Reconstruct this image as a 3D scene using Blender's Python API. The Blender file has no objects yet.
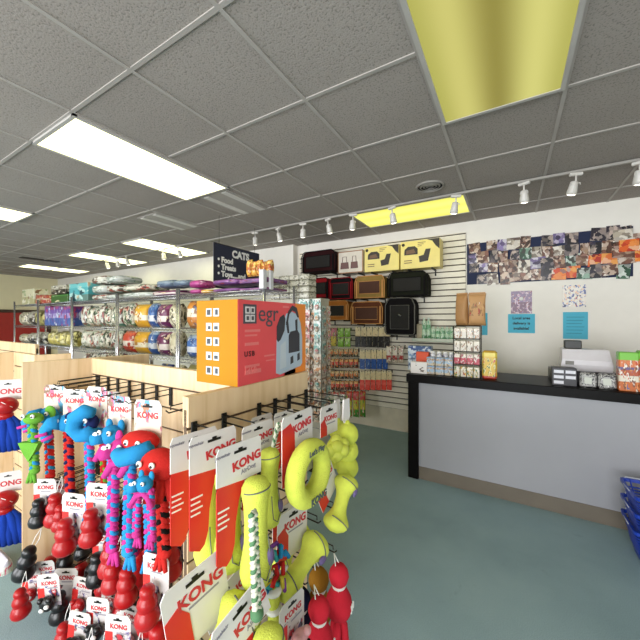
import bpy, math, random
from mathutils import Vector, Matrix
C = bpy.context.scene.collection
random.seed(7)
PI = math.pi
TH = math.radians(30.7)
ST, CT = math.sin(TH), math.cos(TH)
EYE = 1.52
CEIL = 2.735
NW = 4.33          # north wall plane (y)

# ---------------------------------------------------------------- camera, world, light, exposure
cd = bpy.data.cameras.new('camera'); cam = bpy.data.objects.new('camera', cd); C.objects.link(cam)
cam.location = (0, 0, EYE); cam.rotation_euler = (math.radians(90), 0, TH)
cd.sensor_width = 36; cd.lens = 18; cd.clip_start = 0.02
bpy.context.scene.camera = cam
vs = bpy.context.scene.view_settings
vs.view_transform = 'Standard'; vs.look = 'None'; vs.gamma = 1; vs.use_curve_mapping = False
vs.exposure = 0.8
w = bpy.data.worlds.new('sky'); bpy.context.scene.world = w; w.use_nodes = True
w.node_tree.nodes['Background'].inputs[0].default_value = (0.75, 0.87, 1, 1)
w.node_tree.nodes['Background'].inputs[1].default_value = 0.9

def area(name, loc, rot, sx, sy, power, col):
    l = bpy.data.lights.new(name, 'AREA'); l.shape = 'RECTANGLE'; l.size = sx; l.size_y = sy
    l.energy = power; l.color = col
    o = bpy.data.objects.new(name, l); C.objects.link(o); o.location = loc; o.rotation_euler = rot
    return o
# daylight through the storefront windows behind the camera
area('window_daylight', (-0.4, -3.35, 1.45), (math.radians(90), 0, 0), 3.6, 2.2, 150, (.97, .98, 1))
area('window_daylight', (-5.4, -3.35, 1.45), (math.radians(90), 0, 0), 4.6, 2.2, 145, (.98, .98, 1))

# ---------------------------------------------------------------- helpers
def at(px, py, x=None, y=None, z=None, f=None):
    """a point of the place seen at a pixel of the photograph, on the plane x, y or z (height)"""
    r = (px - 320) / 320; u = (320 - py) / 320
    dx, dy = r * CT - ST, r * ST + CT
    if x is not None: t = x / dx
    elif y is not None: t = y / dy
    elif z is not None: t = (z - EYE) / u
    else: t = f
    return Vector((dx * t, dy * t, EYE + u * t))

class NT:
    def __init__(s, m):
        m.use_nodes = True; s.t = m.node_tree; s.b = s.t.nodes['Principled BSDF']
    def n(s, ty, **k):
        nd = s.t.nodes.new(ty)
        for a, v in k.items():
            if a in nd.inputs: nd.inputs[a].default_value = v
            else: setattr(nd, a, v)
        return nd
    def l(s, a, ao, b, bi): s.t.links.new(a.outputs[ao], b.inputs[bi])
_m = {}
def rgb(c):
    if isinstance(c, str):
        v = [int(c[i:i + 2], 16) / 255 for i in (0, 2, 4)]
        return tuple(((x + .055) / 1.055) ** 2.4 if x > .04045 else x / 12.92 for x in v) + (1,)
    return tuple(c) + (1,)
def ramp(nt, stops, interp='LINEAR'):
    r = nt.n('ShaderNodeValToRGB'); cr = r.color_ramp; cr.interpolation = interp
    while len(cr.elements) < len(stops): cr.elements.new(0.5)
    for e, (p, c) in zip(cr.elements, stops): e.position = p; e.color = rgb(c)
    return r
def mat(name, col, rough=.5, metal=0, var=0, scale=8, emit=None, spec=None, bump=0, bscale=60, coat=0, alpha=1, trans=0):
    if name in _m: return _m[name]
    m = bpy.data.materials.new(name); nt = NT(m); b = nt.b; _m[name] = m
    b.inputs['Base Color'].default_value = rgb(col); b.inputs['Roughness'].default_value = rough
    b.inputs['Metallic'].default_value = metal
    if coat: b.inputs['Coat Weight'].default_value = coat
    if spec is not None: b.inputs['Specular IOR Level'].default_value = spec
    if trans: b.inputs['Transmission Weight'].default_value = trans
    if alpha < 1: b.inputs['Alpha'].default_value = alpha
    tc = nt.n('ShaderNodeTexCoord')
    no = nt.n('ShaderNodeTexNoise', Scale=scale, Detail=4.0); nt.l(tc, 'Object', no, 'Vector')
    c = Vector(rgb(col)[:3]); v = var or .06
    rp = ramp(nt, [(.3, tuple(c * (1 - v))), (.7, tuple(min(1, q) for q in c * (1 + v)))])
    nt.l(no, 'Fac', rp, 'Fac'); nt.l(rp, 'Color', b, 'Base Color')
    if bump:
        n2 = nt.n('ShaderNodeTexNoise', Scale=bscale, Detail=5.0); nt.l(tc, 'Object', n2, 'Vector')
        bp = nt.n('ShaderNodeBump', Strength=bump, Distance=.01); nt.l(n2, 'Fac', bp, 'Height'); nt.l(bp, 'Normal', b, 'Normal')
    if emit:
        b.inputs['Emission Color'].default_value = rgb(emit[0]); b.inputs['Emission Strength'].default_value = emit[1]
    return m
def art(name, stops, blot=None, scale=6, amt=(.5, .56), rough=.35, axis='Z', rnd=True, zone=(0, 1), wrinkle=0):
    """printed packaging: flat bands up its height (Generated), with blotches of print in a zone"""
    if name in _m: return _m[name]
    m = bpy.data.materials.new(name); nt = NT(m); b = nt.b; _m[name] = m
    b.inputs['Roughness'].default_value = rough
    tc = nt.n('ShaderNodeTexCoord'); sp = nt.n('ShaderNodeSeparateXYZ'); nt.l(tc, 'Generated', sp, 'Vector')
    r = ramp(nt, stops, 'CONSTANT'); nt.l(sp, axis, r, 'Fac')
    last = r
    if blot:
        oi = nt.n('ShaderNodeObjectInfo')
        no = nt.n('ShaderNodeTexNoise', Scale=scale, Detail=3.0); no.noise_dimensions = '4D'
        nt.l(tc, 'Generated', no, 'Vector')
        mu = nt.n('ShaderNodeMath', operation='MULTIPLY'); mu.inputs[1].default_value = 40 if rnd else 0
        nt.l(oi, 'Random', mu, 0); nt.l(mu, 0, no, 'W')
        cr = ramp(nt, [(i / len(blot), c) for i, c in enumerate(blot)], 'CONSTANT')
        sp2 = nt.n('ShaderNodeSeparateColor'); nt.l(no, 'Color', sp2, 'Color')
        st = nt.n('ShaderNodeMapRange'); st.inputs[1].default_value = .3; st.inputs[2].default_value = .7
        nt.l(sp2, 'Green', st, 0); nt.l(st, 0, cr, 'Fac')
        ms = nt.n('ShaderNodeMapRange'); ms.inputs[1].default_value = amt[0]; ms.inputs[2].default_value = amt[1]; nt.l(sp2, 'Red', ms, 0)
        z0 = nt.n('ShaderNodeMath', operation='GREATER_THAN'); z0.inputs[1].default_value = zone[0]; nt.l(sp, 'Z', z0, 0)
        z1 = nt.n('ShaderNodeMath', operation='LESS_THAN'); z1.inputs[1].default_value = zone[1]; nt.l(sp, 'Z', z1, 0)
        q = nt.n('ShaderNodeMath', operation='MULTIPLY'); nt.l(z0, 0, q, 0); nt.l(z1, 0, q, 1)
        q2 = nt.n('ShaderNodeMath', operation='MULTIPLY'); nt.l(q, 0, q2, 0); nt.l(ms, 0, q2, 1)
        mx = nt.n('ShaderNodeMix'); mx.data_type = 'RGBA'; nt.l(q2, 0, mx, 0)
        nt.t.links.new(r.outputs[0], mx.inputs[6]); nt.t.links.new(cr.outputs[0], mx.inputs[7])
        nt.t.links.new(mx.outputs[2], b.inputs['Base Color'])
    else: nt.l(r, 'Color', b, 'Base Color')
    if wrinkle:
        n2 = nt.n('ShaderNodeTexNoise', Scale=9.0, Detail=3.0); nt.l(tc, 'Object', n2, 'Vector')
        bp = nt.n('ShaderNodeBump', Strength=wrinkle, Distance=.03); nt.l(n2, 'Fac', bp, 'Height'); nt.l(bp, 'Normal', b, 'Normal')
    return m

class MB:
    """collects shapes and links them as one mesh object"""
    def __init__(s): s.v = []; s.f = []; s.mi = []; s.sm = []; s.M = None; s.cur = 0
    def m(s, i): s.cur = i; return s
    def xf(s, M): s.M = M; return s
    def add(s, vs_, fs, smooth=False):
        o = len(s.v)
        for p in vs_:
            p = Vector(p); s.v.append(s.M @ p if s.M else p)
        for f in fs: s.f.append([i + o for i in f]); s.mi.append(s.cur); s.sm.append(smooth)
        return s
    def box(s, x0, x1, y0, y1, z0, z1, b=0):
        if b <= 0:
            v = [(x, y, z) for x in (x0, x1) for y in (y0, y1) for z in (z0, z1)]
            return s.add(v, [(0, 1, 3, 2), (4, 6, 7, 5), (0, 4, 5, 1), (2, 3, 7, 6), (0, 2, 6, 4), (1, 5, 7, 3)])
        b = min(b, (x1 - x0) * .45, (y1 - y0) * .45, (z1 - z0) * .45)
        v = []; idx = {}
        for i, x in enumerate((x0, x1)):
            for j, y in enumerate((y0, y1)):
                for k, z in enumerate((z0, z1)):
                    sx, sy, sz = (b, -b)[i], (b, -b)[j], (b, -b)[k]
                    idx[i, j, k, 0] = len(v); v.append((x, y + sy, z + sz))
                    idx[i, j, k, 1] = len(v); v.append((x + sx, y, z + sz))
                    idx[i, j, k, 2] = len(v); v.append((x + sx, y + sy, z))
        g = lambda i, j, k, a: idx[i, j, k, a]
        f = []
        for i in (0, 1): f.append([g(i, 0, 0, 0), g(i, 0, 1, 0), g(i, 1, 1, 0), g(i, 1, 0, 0)][::1 if i == 0 else -1])
        for j in (0, 1): f.append([g(0, j, 0, 1), g(1, j, 0, 1), g(1, j, 1, 1), g(0, j, 1, 1)][::1 if j == 0 else -1])
        for k in (0, 1): f.append([g(0, 0, k, 2), g(0, 1, k, 2), g(1, 1, k, 2), g(1, 0, k, 2)][::1 if k == 0 else -1])
        for j in (0, 1):
            for k in (0, 1): f.append([g(0, j, k, 1), g(1, j, k, 1), g(1, j, k, 2), g(0, j, k, 2)])
        for i in (0, 1):
            for k in (0, 1): f.append([g(i, 0, k, 0), g(i, 1, k, 0), g(i, 1, k, 2), g(i, 0, k, 2)])
        for i in (0, 1):
            for j in (0, 1): f.append([g(i, j, 0, 0), g(i, j, 1, 0), g(i, j, 1, 1), g(i, j, 0, 1)])
        for i in (0, 1):
            for j in (0, 1):
                for k in (0, 1): f.append([g(i, j, k, 0), g(i, j, k, 1), g(i, j, k, 2)])
        return s.add(v, f)
    def tube(s, pts, r, n=8, closed=False, cap=True):
        pts = [Vector(p) for p in pts]; N = len(pts)
        R = r if isinstance(r, (list, tuple)) else [r] * N
        vs_ = []; prev = None
        for i, p in enumerate(pts):
            if closed: d = pts[(i + 1) % N] - pts[i - 1]
            else: d = pts[min(i + 1, N - 1)] - pts[max(i - 1, 0)]
            d.normalize()
            if prev is None:
                a = Vector((0, 0, 1)) if abs(d.z) < .9 else Vector((1, 0, 0))
                u = d.cross(a).normalized()
            else: u = (prev - d * prev.dot(d)).normalized()
            prev = u; w_ = d.cross(u)
            for k in range(n):
                a = 2 * PI * k / n; vs_.append(p + (u * math.cos(a) + w_ * math.sin(a)) * R[i])
        fs = []
        for i in range(N if closed else N - 1):
            j = (i + 1) % N
            for k in range(n): fs.append((i * n + k, i * n + (k + 1) % n, j * n + (k + 1) % n, j * n + k))
        if cap and not closed: fs.append(tuple(range(n))[::-1]); fs.append(tuple(range((N - 1) * n, N * n)))
        return s.add(vs_, fs, True)
    def lathe(s, prof, c=(0, 0, 0), n=20, axis='z', sx=1, sy=1):
        vs_ = []; c = Vector(c)
        for (r, h) in prof:
            for k in range(n):
                a = 2 * PI * k / n; x, y = r * math.cos(a) * sx, r * math.sin(a) * sy
                vs_.append(c + Vector({'z': (x, y, h), 'y': (x, h, y), 'x': (h, x, y)}[axis]))
        fs = []
        for i in range(len(prof) - 1):
            for k in range(n): fs.append((i * n + k, i * n + (k + 1) % n, (i + 1) * n + (k + 1) % n, (i + 1) * n + k))
        fs.append(tuple(range(n))[::-1]); fs.append(tuple(range((len(prof) - 1) * n, len(prof) * n)))
        return s.add(vs_, fs, True)
    def ball(s, c, rx, ry=None, rz=None, n=14, m_=9):
        ry = ry or rx; rz = rz or rx; c = Vector(c); vs_ = []
        for i in range(1, m_):
            a = PI * i / m_
            for k in range(n):
                b = 2 * PI * k / n
                vs_.append(c + Vector((rx * math.sin(a) * math.cos(b), ry * math.sin(a) * math.sin(b), rz * math.cos(a))))
        t = len(vs_); vs_ += [c + Vector((0, 0, rz)), c - Vector((0, 0, rz))]
        fs = []
        for i in range(m_ - 2):
            for k in range(n): fs.append((i * n + k, (i + 1) * n + k, (i + 1) * n + (k + 1) % n, i * n + (k + 1) % n))
        for k in range(n):
            fs.append((t, k, (k + 1) % n)); fs.append((t + 1, (m_ - 2) * n + (k + 1) % n, (m_ - 2) * n + k))
        return s.add(vs_, fs, True)
    def prism(s, poly, y0, y1):
        """polygon in local x,z given thickness along y"""
        n = len(poly); v = [(x, y0, z) for x, z in poly] + [(x, y1, z) for x, z in poly]
        f = [tuple(range(n)), tuple(range(n, 2 * n))[::-1]] + [(i, i + n, (i + 1) % n + n, (i + 1) % n) for i in range(n)]
        return s.add(v, f)
    def pillow(s, w_, h, d, c=(0, 0, 0), n=8, crimp=.03, e=3.6, sag=0):
        """filled bag standing up: width x, depth y, height z from 0, flat crimped seams top and bottom"""
        c = Vector(c); vs_ = []; rows = 9; N = 16
        for i in range(rows + 1):
            q = i / rows; k = max(.05, 1 - abs(2 * q - 1) ** 3.6)
            ww = w_ * (.9 + .1 * (1 - k)) if True else w_
            dd = d * k * (1 + sag * (.5 - q))
            for j in range(N):
                a = 2 * PI * j / N
                x = math.copysign(abs(math.cos(a)) ** (2 / e), math.cos(a)) * ww / 2
                y = math.copysign(abs(math.sin(a)) ** (2 / e), math.sin(a)) * dd / 2
                vs_.append(c + Vector((x, y, q * h)))
        fs = [(i * N + k, i * N + (k + 1) % N, (i + 1) * N + (k + 1) % N, (i + 1) * N + k) for i in range(rows) for k in range(N)]
        fs.append(tuple(range(N))[::-1]); fs.append(tuple(range(rows * N, rows * N + N)))
        return s.add(vs_, fs, True)
    def build(s, name, mats, parent=None, loc=None, rz=None):
        me = bpy.data.meshes.new(name)
        me.from_pydata([tuple(p) for p in s.v], [], s.f)
        if not isinstance(mats, (list, tuple)): mats = [mats]
        for m_ in mats: me.materials.append(m_)
        me.polygons.foreach_set('material_index', s.mi); me.polygons.foreach_set('use_smooth', s.sm)
        me.update()
        o = bpy.data.objects.new(name, me); C.objects.link(o)
        if parent: o.parent = parent
        if loc is not None: o.location = loc
        if rz is not None: o.rotation_euler.z = rz
        return o
def tag(o, label=None, cat=None, group=None, kind=None):
    if label: o['label'] = label
    if cat: o['category'] = cat
    if group: o['group'] = group
    if kind: o['kind'] = kind
    return o
def thing(name, label, cat, loc=(0, 0, 0), rz=0, group=None):
    o = bpy.data.objects.new(name, None); C.objects.link(o); o.empty_display_size = .05
    o.location = loc; o.rotation_euler = (0, 0, rz)
    return tag(o, label, cat, group)
def struct(o): o['kind'] = 'structure'; return o
_kids = {}
def copy_thing(src, loc, rz=None, label=None, group=None, scale=None, rot=None):
    kids = [(ch, [g for g in KIDS(ch)]) for ch in KIDS(src)]
    r = src.copy(); C.objects.link(r); r.location = loc
    if rz is not None: r.rotation_euler = (0, 0, rz)
    if rot is not None: r.rotation_euler = rot
    if scale is not None: r.scale = (scale,) * 3 if not isinstance(scale, tuple) else scale
    if label: r['label'] = label
    if group: r['group'] = group
    mine = []
    for ch, gs in kids:
        c = ch.copy(); C.objects.link(c); c.parent = r; sub = []
        for g in gs: d = g.copy(); C.objects.link(d); d.parent = c; sub.append(d)
        _kids[c.name] = sub; mine.append(c)
    _kids[r.name] = mine
    return r
def KIDS(o):
    if o.name not in _kids: _kids[o.name] = [c for c in o.children]
    return _kids[o.name]
class Kind:
    """first use moves the prototype itself, later uses copy it"""
    def __init__(s, root): s.r = root; s.used = False
    def put(s, loc, rz=0, label=None, group=None, scale=None, rot=None):
        if not s.used:
            s.used = True; r = s.r; KIDS(r)
            for c in KIDS(r): KIDS(c)
            r.location = loc; r.rotation_euler = rot if rot is not None else (0, 0, rz)
            if scale is not None: r.scale = (scale,) * 3 if not isinstance(scale, tuple) else scale
            if label: r['label'] = label
            if group: r['group'] = group
            s.src = r; return r
        return copy_thing(s.src, loc, rz, label, group, scale if scale is not None else (1.0, 1.0, 1.0), rot)
from mathutils.bvhtree import BVHTree
def bvh_of(root):
    vs_, fs = [], []
    def go(o, M):
        M = M @ Matrix.LocRotScale(o.location, o.rotation_euler, o.scale)
        if o.type == 'MESH':
            k = len(vs_); vs_.extend(M @ v.co for v in o.data.vertices); fs.extend([tuple(i + k for i in p.vertices) for p in o.data.polygons])
        for ch in KIDS(o): go(ch, M)
    go(root, Matrix.Identity(4)); return BVHTree.FromPolygons(vs_, fs), vs_
SOLID = []
def settle(root, steps=(0, .02, -.02, .04, -.04, .06, -.06, .085, -.085, .11, -.11, .14, -.14)):
    """slide a hanging thing along its hook direction until it touches no neighbour"""
    p0 = root.location.copy(); eye = Vector((0, 0, EYE)); best = None
    for d in steps:
        root.location = p0 + (p0 - eye).normalized() * d
        t, v = bvh_of(root); lo = [min(q[i] for q in v) for i in range(3)]; hi = [max(q[i] for q in v) for i in range(3)]
        n = sum(len(t.overlap(o[0])) for o in SOLID if all(lo[i] < o[2][i] and hi[i] > o[1][i] for i in range(3)))
        if best is None or n < best[0]: best = (n, root.location.copy(), (t, lo, hi))
        if n == 0: break
    root.location = best[1]; SOLID.append(best[2])
    return best[0]
def solid(root):
    t, v = bvh_of(root); SOLID.append((t, [min(q[i] for q in v) for i in range(3)], [max(q[i] for q in v) for i in range(3)]))
_txt = {}
def text(s_, size, m_, parent=None, loc=(0, 0, 0), name='lettering', bold=.015, ext=.0006, align='CENTER', rot=(PI / 2, 0, 0), spacing=1):
    key = (s_, size, m_.name, bold, align, spacing)
    if key not in _txt:
        cu = bpy.data.curves.new('lettering', 'FONT'); cu.body = s_; cu.size = size; cu.extrude = ext; cu.offset = bold * size
        cu.align_x = align; cu.align_y = 'CENTER'; cu.resolution_u = 3; cu.space_character = spacing
        o = bpy.data.objects.new('lettering', cu); C.objects.link(o)
        dg = bpy.context.evaluated_depsgraph_get()
        me = bpy.data.meshes.new_from_object(o.evaluated_get(dg))
        bpy.data.objects.remove(o); bpy.data.curves.remove(cu)
        me.materials.clear(); me.materials.append(m_); _txt[key] = me
    o = bpy.data.objects.new(name, _txt[key]); C.objects.link(o); o.location = loc; o.rotation_euler = rot
    if parent: o.parent = parent
    return o
ORD = ['first', 'second', 'third', 'fourth', 'fifth', 'sixth', 'seventh', 'eighth', 'ninth', 'tenth', 'eleventh', 'twelfth', 'thirteenth', 'fourteenth', 'fifteenth', 'sixteenth', 'seventeenth', 'eighteenth']
def nth(i, n):
    if i == 0: return 'leftmost'
    if i == n - 1: return 'rightmost'
    return ORD[i] + ' from left'

# ---------------------------------------------------------------- materials of the room
def floor_mat():
    m = bpy.data.materials.new('floor_carpet'); nt = NT(m); b = nt.b; b.inputs['Roughness'].default_value = .62
    b.inputs['Specular IOR Level'].default_value = .35
    tc = nt.n('ShaderNodeTexCoord')
    n1 = nt.n('ShaderNodeTexNoise', Scale=.9, Detail=6.0, Roughness=.6); nt.l(tc, 'Object', n1, 'Vector')
    r1 = ramp(nt, [(.3, '819aa2'), (.5, '90a9b0'), (.72, '9fb7bc')]); nt.l(n1, 'Fac', r1, 'Fac')
    n2 = nt.n('ShaderNodeTexNoise', Scale=260., Detail=2.0); nt.l(tc, 'Object', n2, 'Vector')
    r2 = ramp(nt, [(.3, (.7, .7, .7)), (.7, (1.2, 1.2, 1.2))]); nt.l(n2, 'Fac', r2, 'Fac')
    mx = nt.n('ShaderNodeMix'); mx.data_type = 'RGBA'; mx.blend_type = 'MULTIPLY'; mx.inputs[0].default_value = .8
    nt.t.links.new(r1.outputs[0], mx.inputs[6]); nt.t.links.new(r2.outputs[0], mx.inputs[7])
    n3 = nt.n('ShaderNodeTexNoise', Scale=5., Detail=5.0, Roughness=.7, Distortion=1.2); nt.l(tc, 'Object', n3, 'Vector')
    r3 = ramp(nt, [(.64, (1, 1, 1)), (.74, (.62, .6, .58))]); nt.l(n3, 'Fac', r3, 'Fac')
    m2 = nt.n('ShaderNodeMix'); m2.data_type = 'RGBA'; m2.blend_type = 'MULTIPLY'; m2.inputs[0].default_value = .55
    nt.t.links.new(mx.outputs[2], m2.inputs[6]); nt.t.links.new(r3.outputs[0], m2.inputs[7])
    nt.t.links.new(m2.outputs[2], b.inputs['Base Color'])
    bp = nt.n('ShaderNodeBump', Strength=.25, Distance=.003); nt.l(n2, 'Fac', bp, 'Height'); nt.l(bp, 'Normal', b, 'Normal')
    return m
def ceil_mat():
    m = bpy.data.materials.new('ceiling_tile'); nt = NT(m); b = nt.b; b.inputs['Roughness'].default_value = .9
    tc = nt.n('ShaderNodeTexCoord')
    n1 = nt.n('ShaderNodeTexNoise', Scale=110., Detail=2.0, Roughness=.5); nt.l(tc, 'Object', n1, 'Vector')
    r1 = ramp(nt, [(.36, '837c76'), (.43, '9f9790'), (1, 'a69e97')]); nt.l(n1, 'Fac', r1, 'Fac')
    n2 = nt.n('ShaderNodeTexNoise', Scale=.8, Detail=2.0); nt.l(tc, 'Object', n2, 'Vector')
    r2 = ramp(nt, [(.3, (.9, .9, .9)), (.7, (1, 1, 1))]); nt.l(n2, 'Fac', r2, 'Fac')
    mx = nt.n('ShaderNodeMix'); mx.data_type = 'RGBA'; mx.blend_type = 'MULTIPLY'; mx.inputs[0].default_value = 1
    nt.t.links.new(r1.outputs[0], mx.inputs[6]); nt.t.links.new(r2.outputs[0], mx.inputs[7])
    nt.t.links.new(mx.outputs[2], b.inputs['Base Color'])
    bp = nt.n('ShaderNodeBump', Strength=.3, Distance=.004); nt.l(n1, 'Fac', bp, 'Height'); nt.l(bp, 'Normal', b, 'Normal')
    return m
def wood_mat():
    m = bpy.data.materials.new('maple_laminate'); nt = NT(m); b = nt.b; b.inputs['Roughness'].default_value = .45
    tc = nt.n('ShaderNodeTexCoord'); mp = nt.n('ShaderNodeMapping'); mp.inputs['Scale'].default_value = (9, 9, .7); nt.l(tc, 'Object', mp, 'Vector')
    n1 = nt.n('ShaderNodeTexNoise', Scale=3., Detail=6.0, Distortion=.6); nt.l(mp, 'Vector', n1, 'Vector')
    r1 = ramp(nt, [(.3, 'd2b286'), (.5, 'dfc29a'), (.75, 'e6cda6')]); nt.l(n1, 'Fac', r1, 'Fac'); nt.l(r1, 'Color', b, 'Base Color')
    return m
M_floor = floor_mat(); M_ceil = ceil_mat(); WOOD = wood_mat()
M_wall = mat('cream_wall_paint', 'ece8df', .7, var=.02, bump=.05, bscale=200)
M_wallwest = mat('yellow_cream_wall_paint', 'ddd3ae', .7, var=.02)
M_tbar = mat('ceiling_grid_white', 'a8a29c', .5)
BLACK = mat('black_metal', '15130f', .4, metal=.3)
BLK = mat('black_plastic', '141416', .4)
CHROME = mat('chrome_wire', 'c8c8cc', .25, metal=.9)
WHITE = mat('white_plastic', 'e9e9e6', .4)

# ---------------------------------------------------------------- structure
XW, XE, YS = -11.6, 2.6, -3.5
struct(MB().box(XW - .1, XE + .1, YS - .1, NW + .1, -.1, 0).build('floor', M_floor))
struct(MB().box(XW - .1, XE + .1, YS - .1, NW + .1, CEIL, CEIL + .1).build('ceiling', M_ceil))
gx = [-.36 + .61 * k for k in range(-18, 5)]; gy = [.255 + .61 * k for k in range(-6, 7)]
b = MB()
for x in gx: b.box(x - .010, x + .010, YS, NW, CEIL - .006, CEIL + .002)
for y in gy: b.box(XW, XE, y - .010, y + .010, CEIL - .0058, CEIL + .002)
struct(b.build('trim_1', M_tbar))
b = MB().box(XW - .1, XE + .1, NW, NW + .1, 0, CEIL)
b.box(XW, -3.0, NW - .12, NW, 0, CEIL)
struct(b.build('wall_north', M_wall))
struct(MB().box(XW - .1, XW, YS, NW, 0, CEIL).build('wall_west', M_wallwest))
struct(MB().box(XE, XE + .1, YS, NW, 0, CEIL).build('wall_east', M_wall))
b = MB()
wins = [(-7.7, -3.1), (-2.2, 1.4)]
xs = [XW, -7.7, -3.1, -2.2, 1.4, XE]
b.box(XW, -7.7, YS - .1, YS, 0, CEIL).box(-3.1, -2.2, YS - .1, YS, 0, CEIL).box(1.4, XE, YS - .1, YS, 0, CEIL)
for a, c in wins: b.box(a, c, YS - .1, YS, 0, .35).box(a, c, YS - .1, YS, 2.55, CEIL)
struct(b.build('wall_south', M_wall))
GL = mat('window_glass', 'ffffff', .02, trans=1.0)
for k, (a, c) in enumerate(wins):
    r = struct(thing('window_%d' % (k + 1), None, None, ((a + c) / 2, YS - .05, .35)))
    h = (c - a) / 2; f = MB()
    for x in (-h, -.03, h - .06): f.box(x, x + .06, -.05, .05, 0, 2.2)
    f.box(-h, h, -.049, .049, 0, .06).box(-h, h, -.049, .049, 2.14, 2.2)
    f.build('window_frame', mat('aluminium_frame', '8d8f90', .4, metal=.6), r)
    MB().box(-h + .05, h - .05, -.004, .004, .05, 2.15).build('pane', GL, r)
b = MB(); b.box(-2.95, -.47, NW - .012, NW, 0, .3)
struct(b.build('baseboard_slatwall', mat('cream_base_panel', 'd8cfb8', .5)))
struct(MB().box(-.47, XE, NW - .012, NW, 0, .1).build('baseboard_north', mat('grey_vinyl_base', '6d6458', .5)))
# slatwall: real slats over a dark backing
b = MB().m(1).box(-2.95, -.47, NW - .008, NW - .001, .3, 2.6).m(0)
z = .3
while z < 2.6:
    b.box(-2.95, -.47, NW - .03, NW - .008, z + .008, min(z + .0692, 2.6)); z += .0762
struct(b.build('trim_2', [mat('cream_slatwall', 'e9e2cf', .45), mat('slat_groove_dark', '4a4032', .7)]))
SW = NW - .03      # slatwall face
# far west red feature panel
b = MB().box(0, .04, -.9, .9, 0, 1.72, .01)
struct(thing('door_1', None, None, (XW, 3.05, 0)))
d1 = bpy.data.objects['door_1']; b.build('door_leaf', mat('red_door_paint', '9c1f18', .4), d1)
MB().box(0, .06, -.98, -.9, 0, 1.8).box(0, .06, .9, .98, 0, 1.8).box(0, .06, -.9, .9, 1.72, 1.8).build('door_frame', mat('dark_brown_frame', '3a2418', .5), d1)

# ---------------------------------------------------------------- troffers
M_frame = mat('troffer_frame', 'b4b0aa', .5)
def diffuser_mat(name, col, s, tubes):
    m = bpy.data.materials.new(name); nt = NT(m); b = nt.b; b.inputs['Roughness'].default_value = .6
    b.inputs['Base Color'].default_value = rgb('8a8740'); b.inputs['Emission Strength'].default_value = s
    tc = nt.n('ShaderNodeTexCoord'); sp = nt.n('ShaderNodeSeparateXYZ'); nt.l(tc, 'Generated', sp, 'Vector')
    # brightness of the two tubes behind the acrylic
    r = ramp(nt, tubes); r.color_ramp.interpolation = 'EASE'; nt.l(sp, 'X', r, 'Fac')
    nt.l(r, 'Color', b, 'Emission Color')
    return m
hot = (.95, .95, .52); mid = (.88, .88, .44)
M_hot = diffuser_mat('warm_white_diffuser', hot, 2.6, [(0, mid), (.25, hot), (.5, mid), (.75, hot), (1, mid)])
dl = (.56, .52, .15); dm = (.27, .235, .045); de = (.42, .40, .09)
M_dim = diffuser_mat('yellowed_diffuser', dl, .62, [(0, de), (.22, dl), (.5, dm), (.78, (.6, .57, .17)), (1, de)])
M_dim2 = diffuser_mat('yellow_diffuser', dl, .72, [(0, (.75, .72, .12)), (.3, (.9, .88, .2)), (.5, (.78, .75, .14)), (.7, (.9, .88, .2)), (1, (.75, .72, .12))])
for m_ in (M_dim, M_dim2): m_.node_tree.nodes['Principled BSDF'].inputs['Base Color'].default_value = rgb('2c2b18')
def troffer(x0, x1, y0, y1, dm_, label):
    t = thing('ceiling_light', label, 'ceiling light', ((x0 + x1) / 2, (y0 + y1) / 2, CEIL - .02), 0 if y1 - y0 > x1 - x0 else PI / 2, 'recessed fluorescent ceiling lights')
    a, c = .61 / 2 - .004, 1.22 / 2 - .004
    MB().box(-a, -a + .022, -c, c, 0, .03).box(a - .022, a, -c, c, 0, .03).box(-a, a, -c, -c + .022, .0001, .03).box(-a, a, c - .022, c, .0001, .03).build('frame', M_frame, t)
    MB().box(-a + .02, a - .02, -c + .02, c - .02, .004, .018).build('diffuser', dm_, t)
troffer(-.36, .25, .865, 2.085, M_dim, 'large yellowed light panel nearest above the checkout floor')
troffer(-1.58, -.36, 3.305, 3.915, M_dim2, 'yellow light panel close to the slat wall, crossing in front of the carriers')
troffer(-2.80, -2.19, .865, 2.085, M_hot, 'bright light panel above the rope toy display, largest of the left ones')
troffer(-5.24, -4.63, .255, 1.475, M_hot, 'bright light panel cut by the left edge of the picture')
troffer(-5.24, -4.63, 2.695, 3.915, M_hot, 'bright light panel behind the spotlights just left of the navy cats sign')
troffer(-7.07, -6.46, 2.695, 3.915, M_hot, 'bright light panel above the white pet food bags, second in the far row')
troffer(-9.51, -8.90, 2.695, 3.915, M_hot, 'farthest thin bright light panel near the back left wall')
for x, y, w_ in ((-2.80, -2.19, 'in the middle'), (-5.24, -2.19, 'farthest from the counter'), (-.36, -2.19, 'on the counter side')): troffer(x, x + .61, y, y + 1.22, M_hot, 'bright light panel near the storefront windows, ' + w_)

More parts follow.
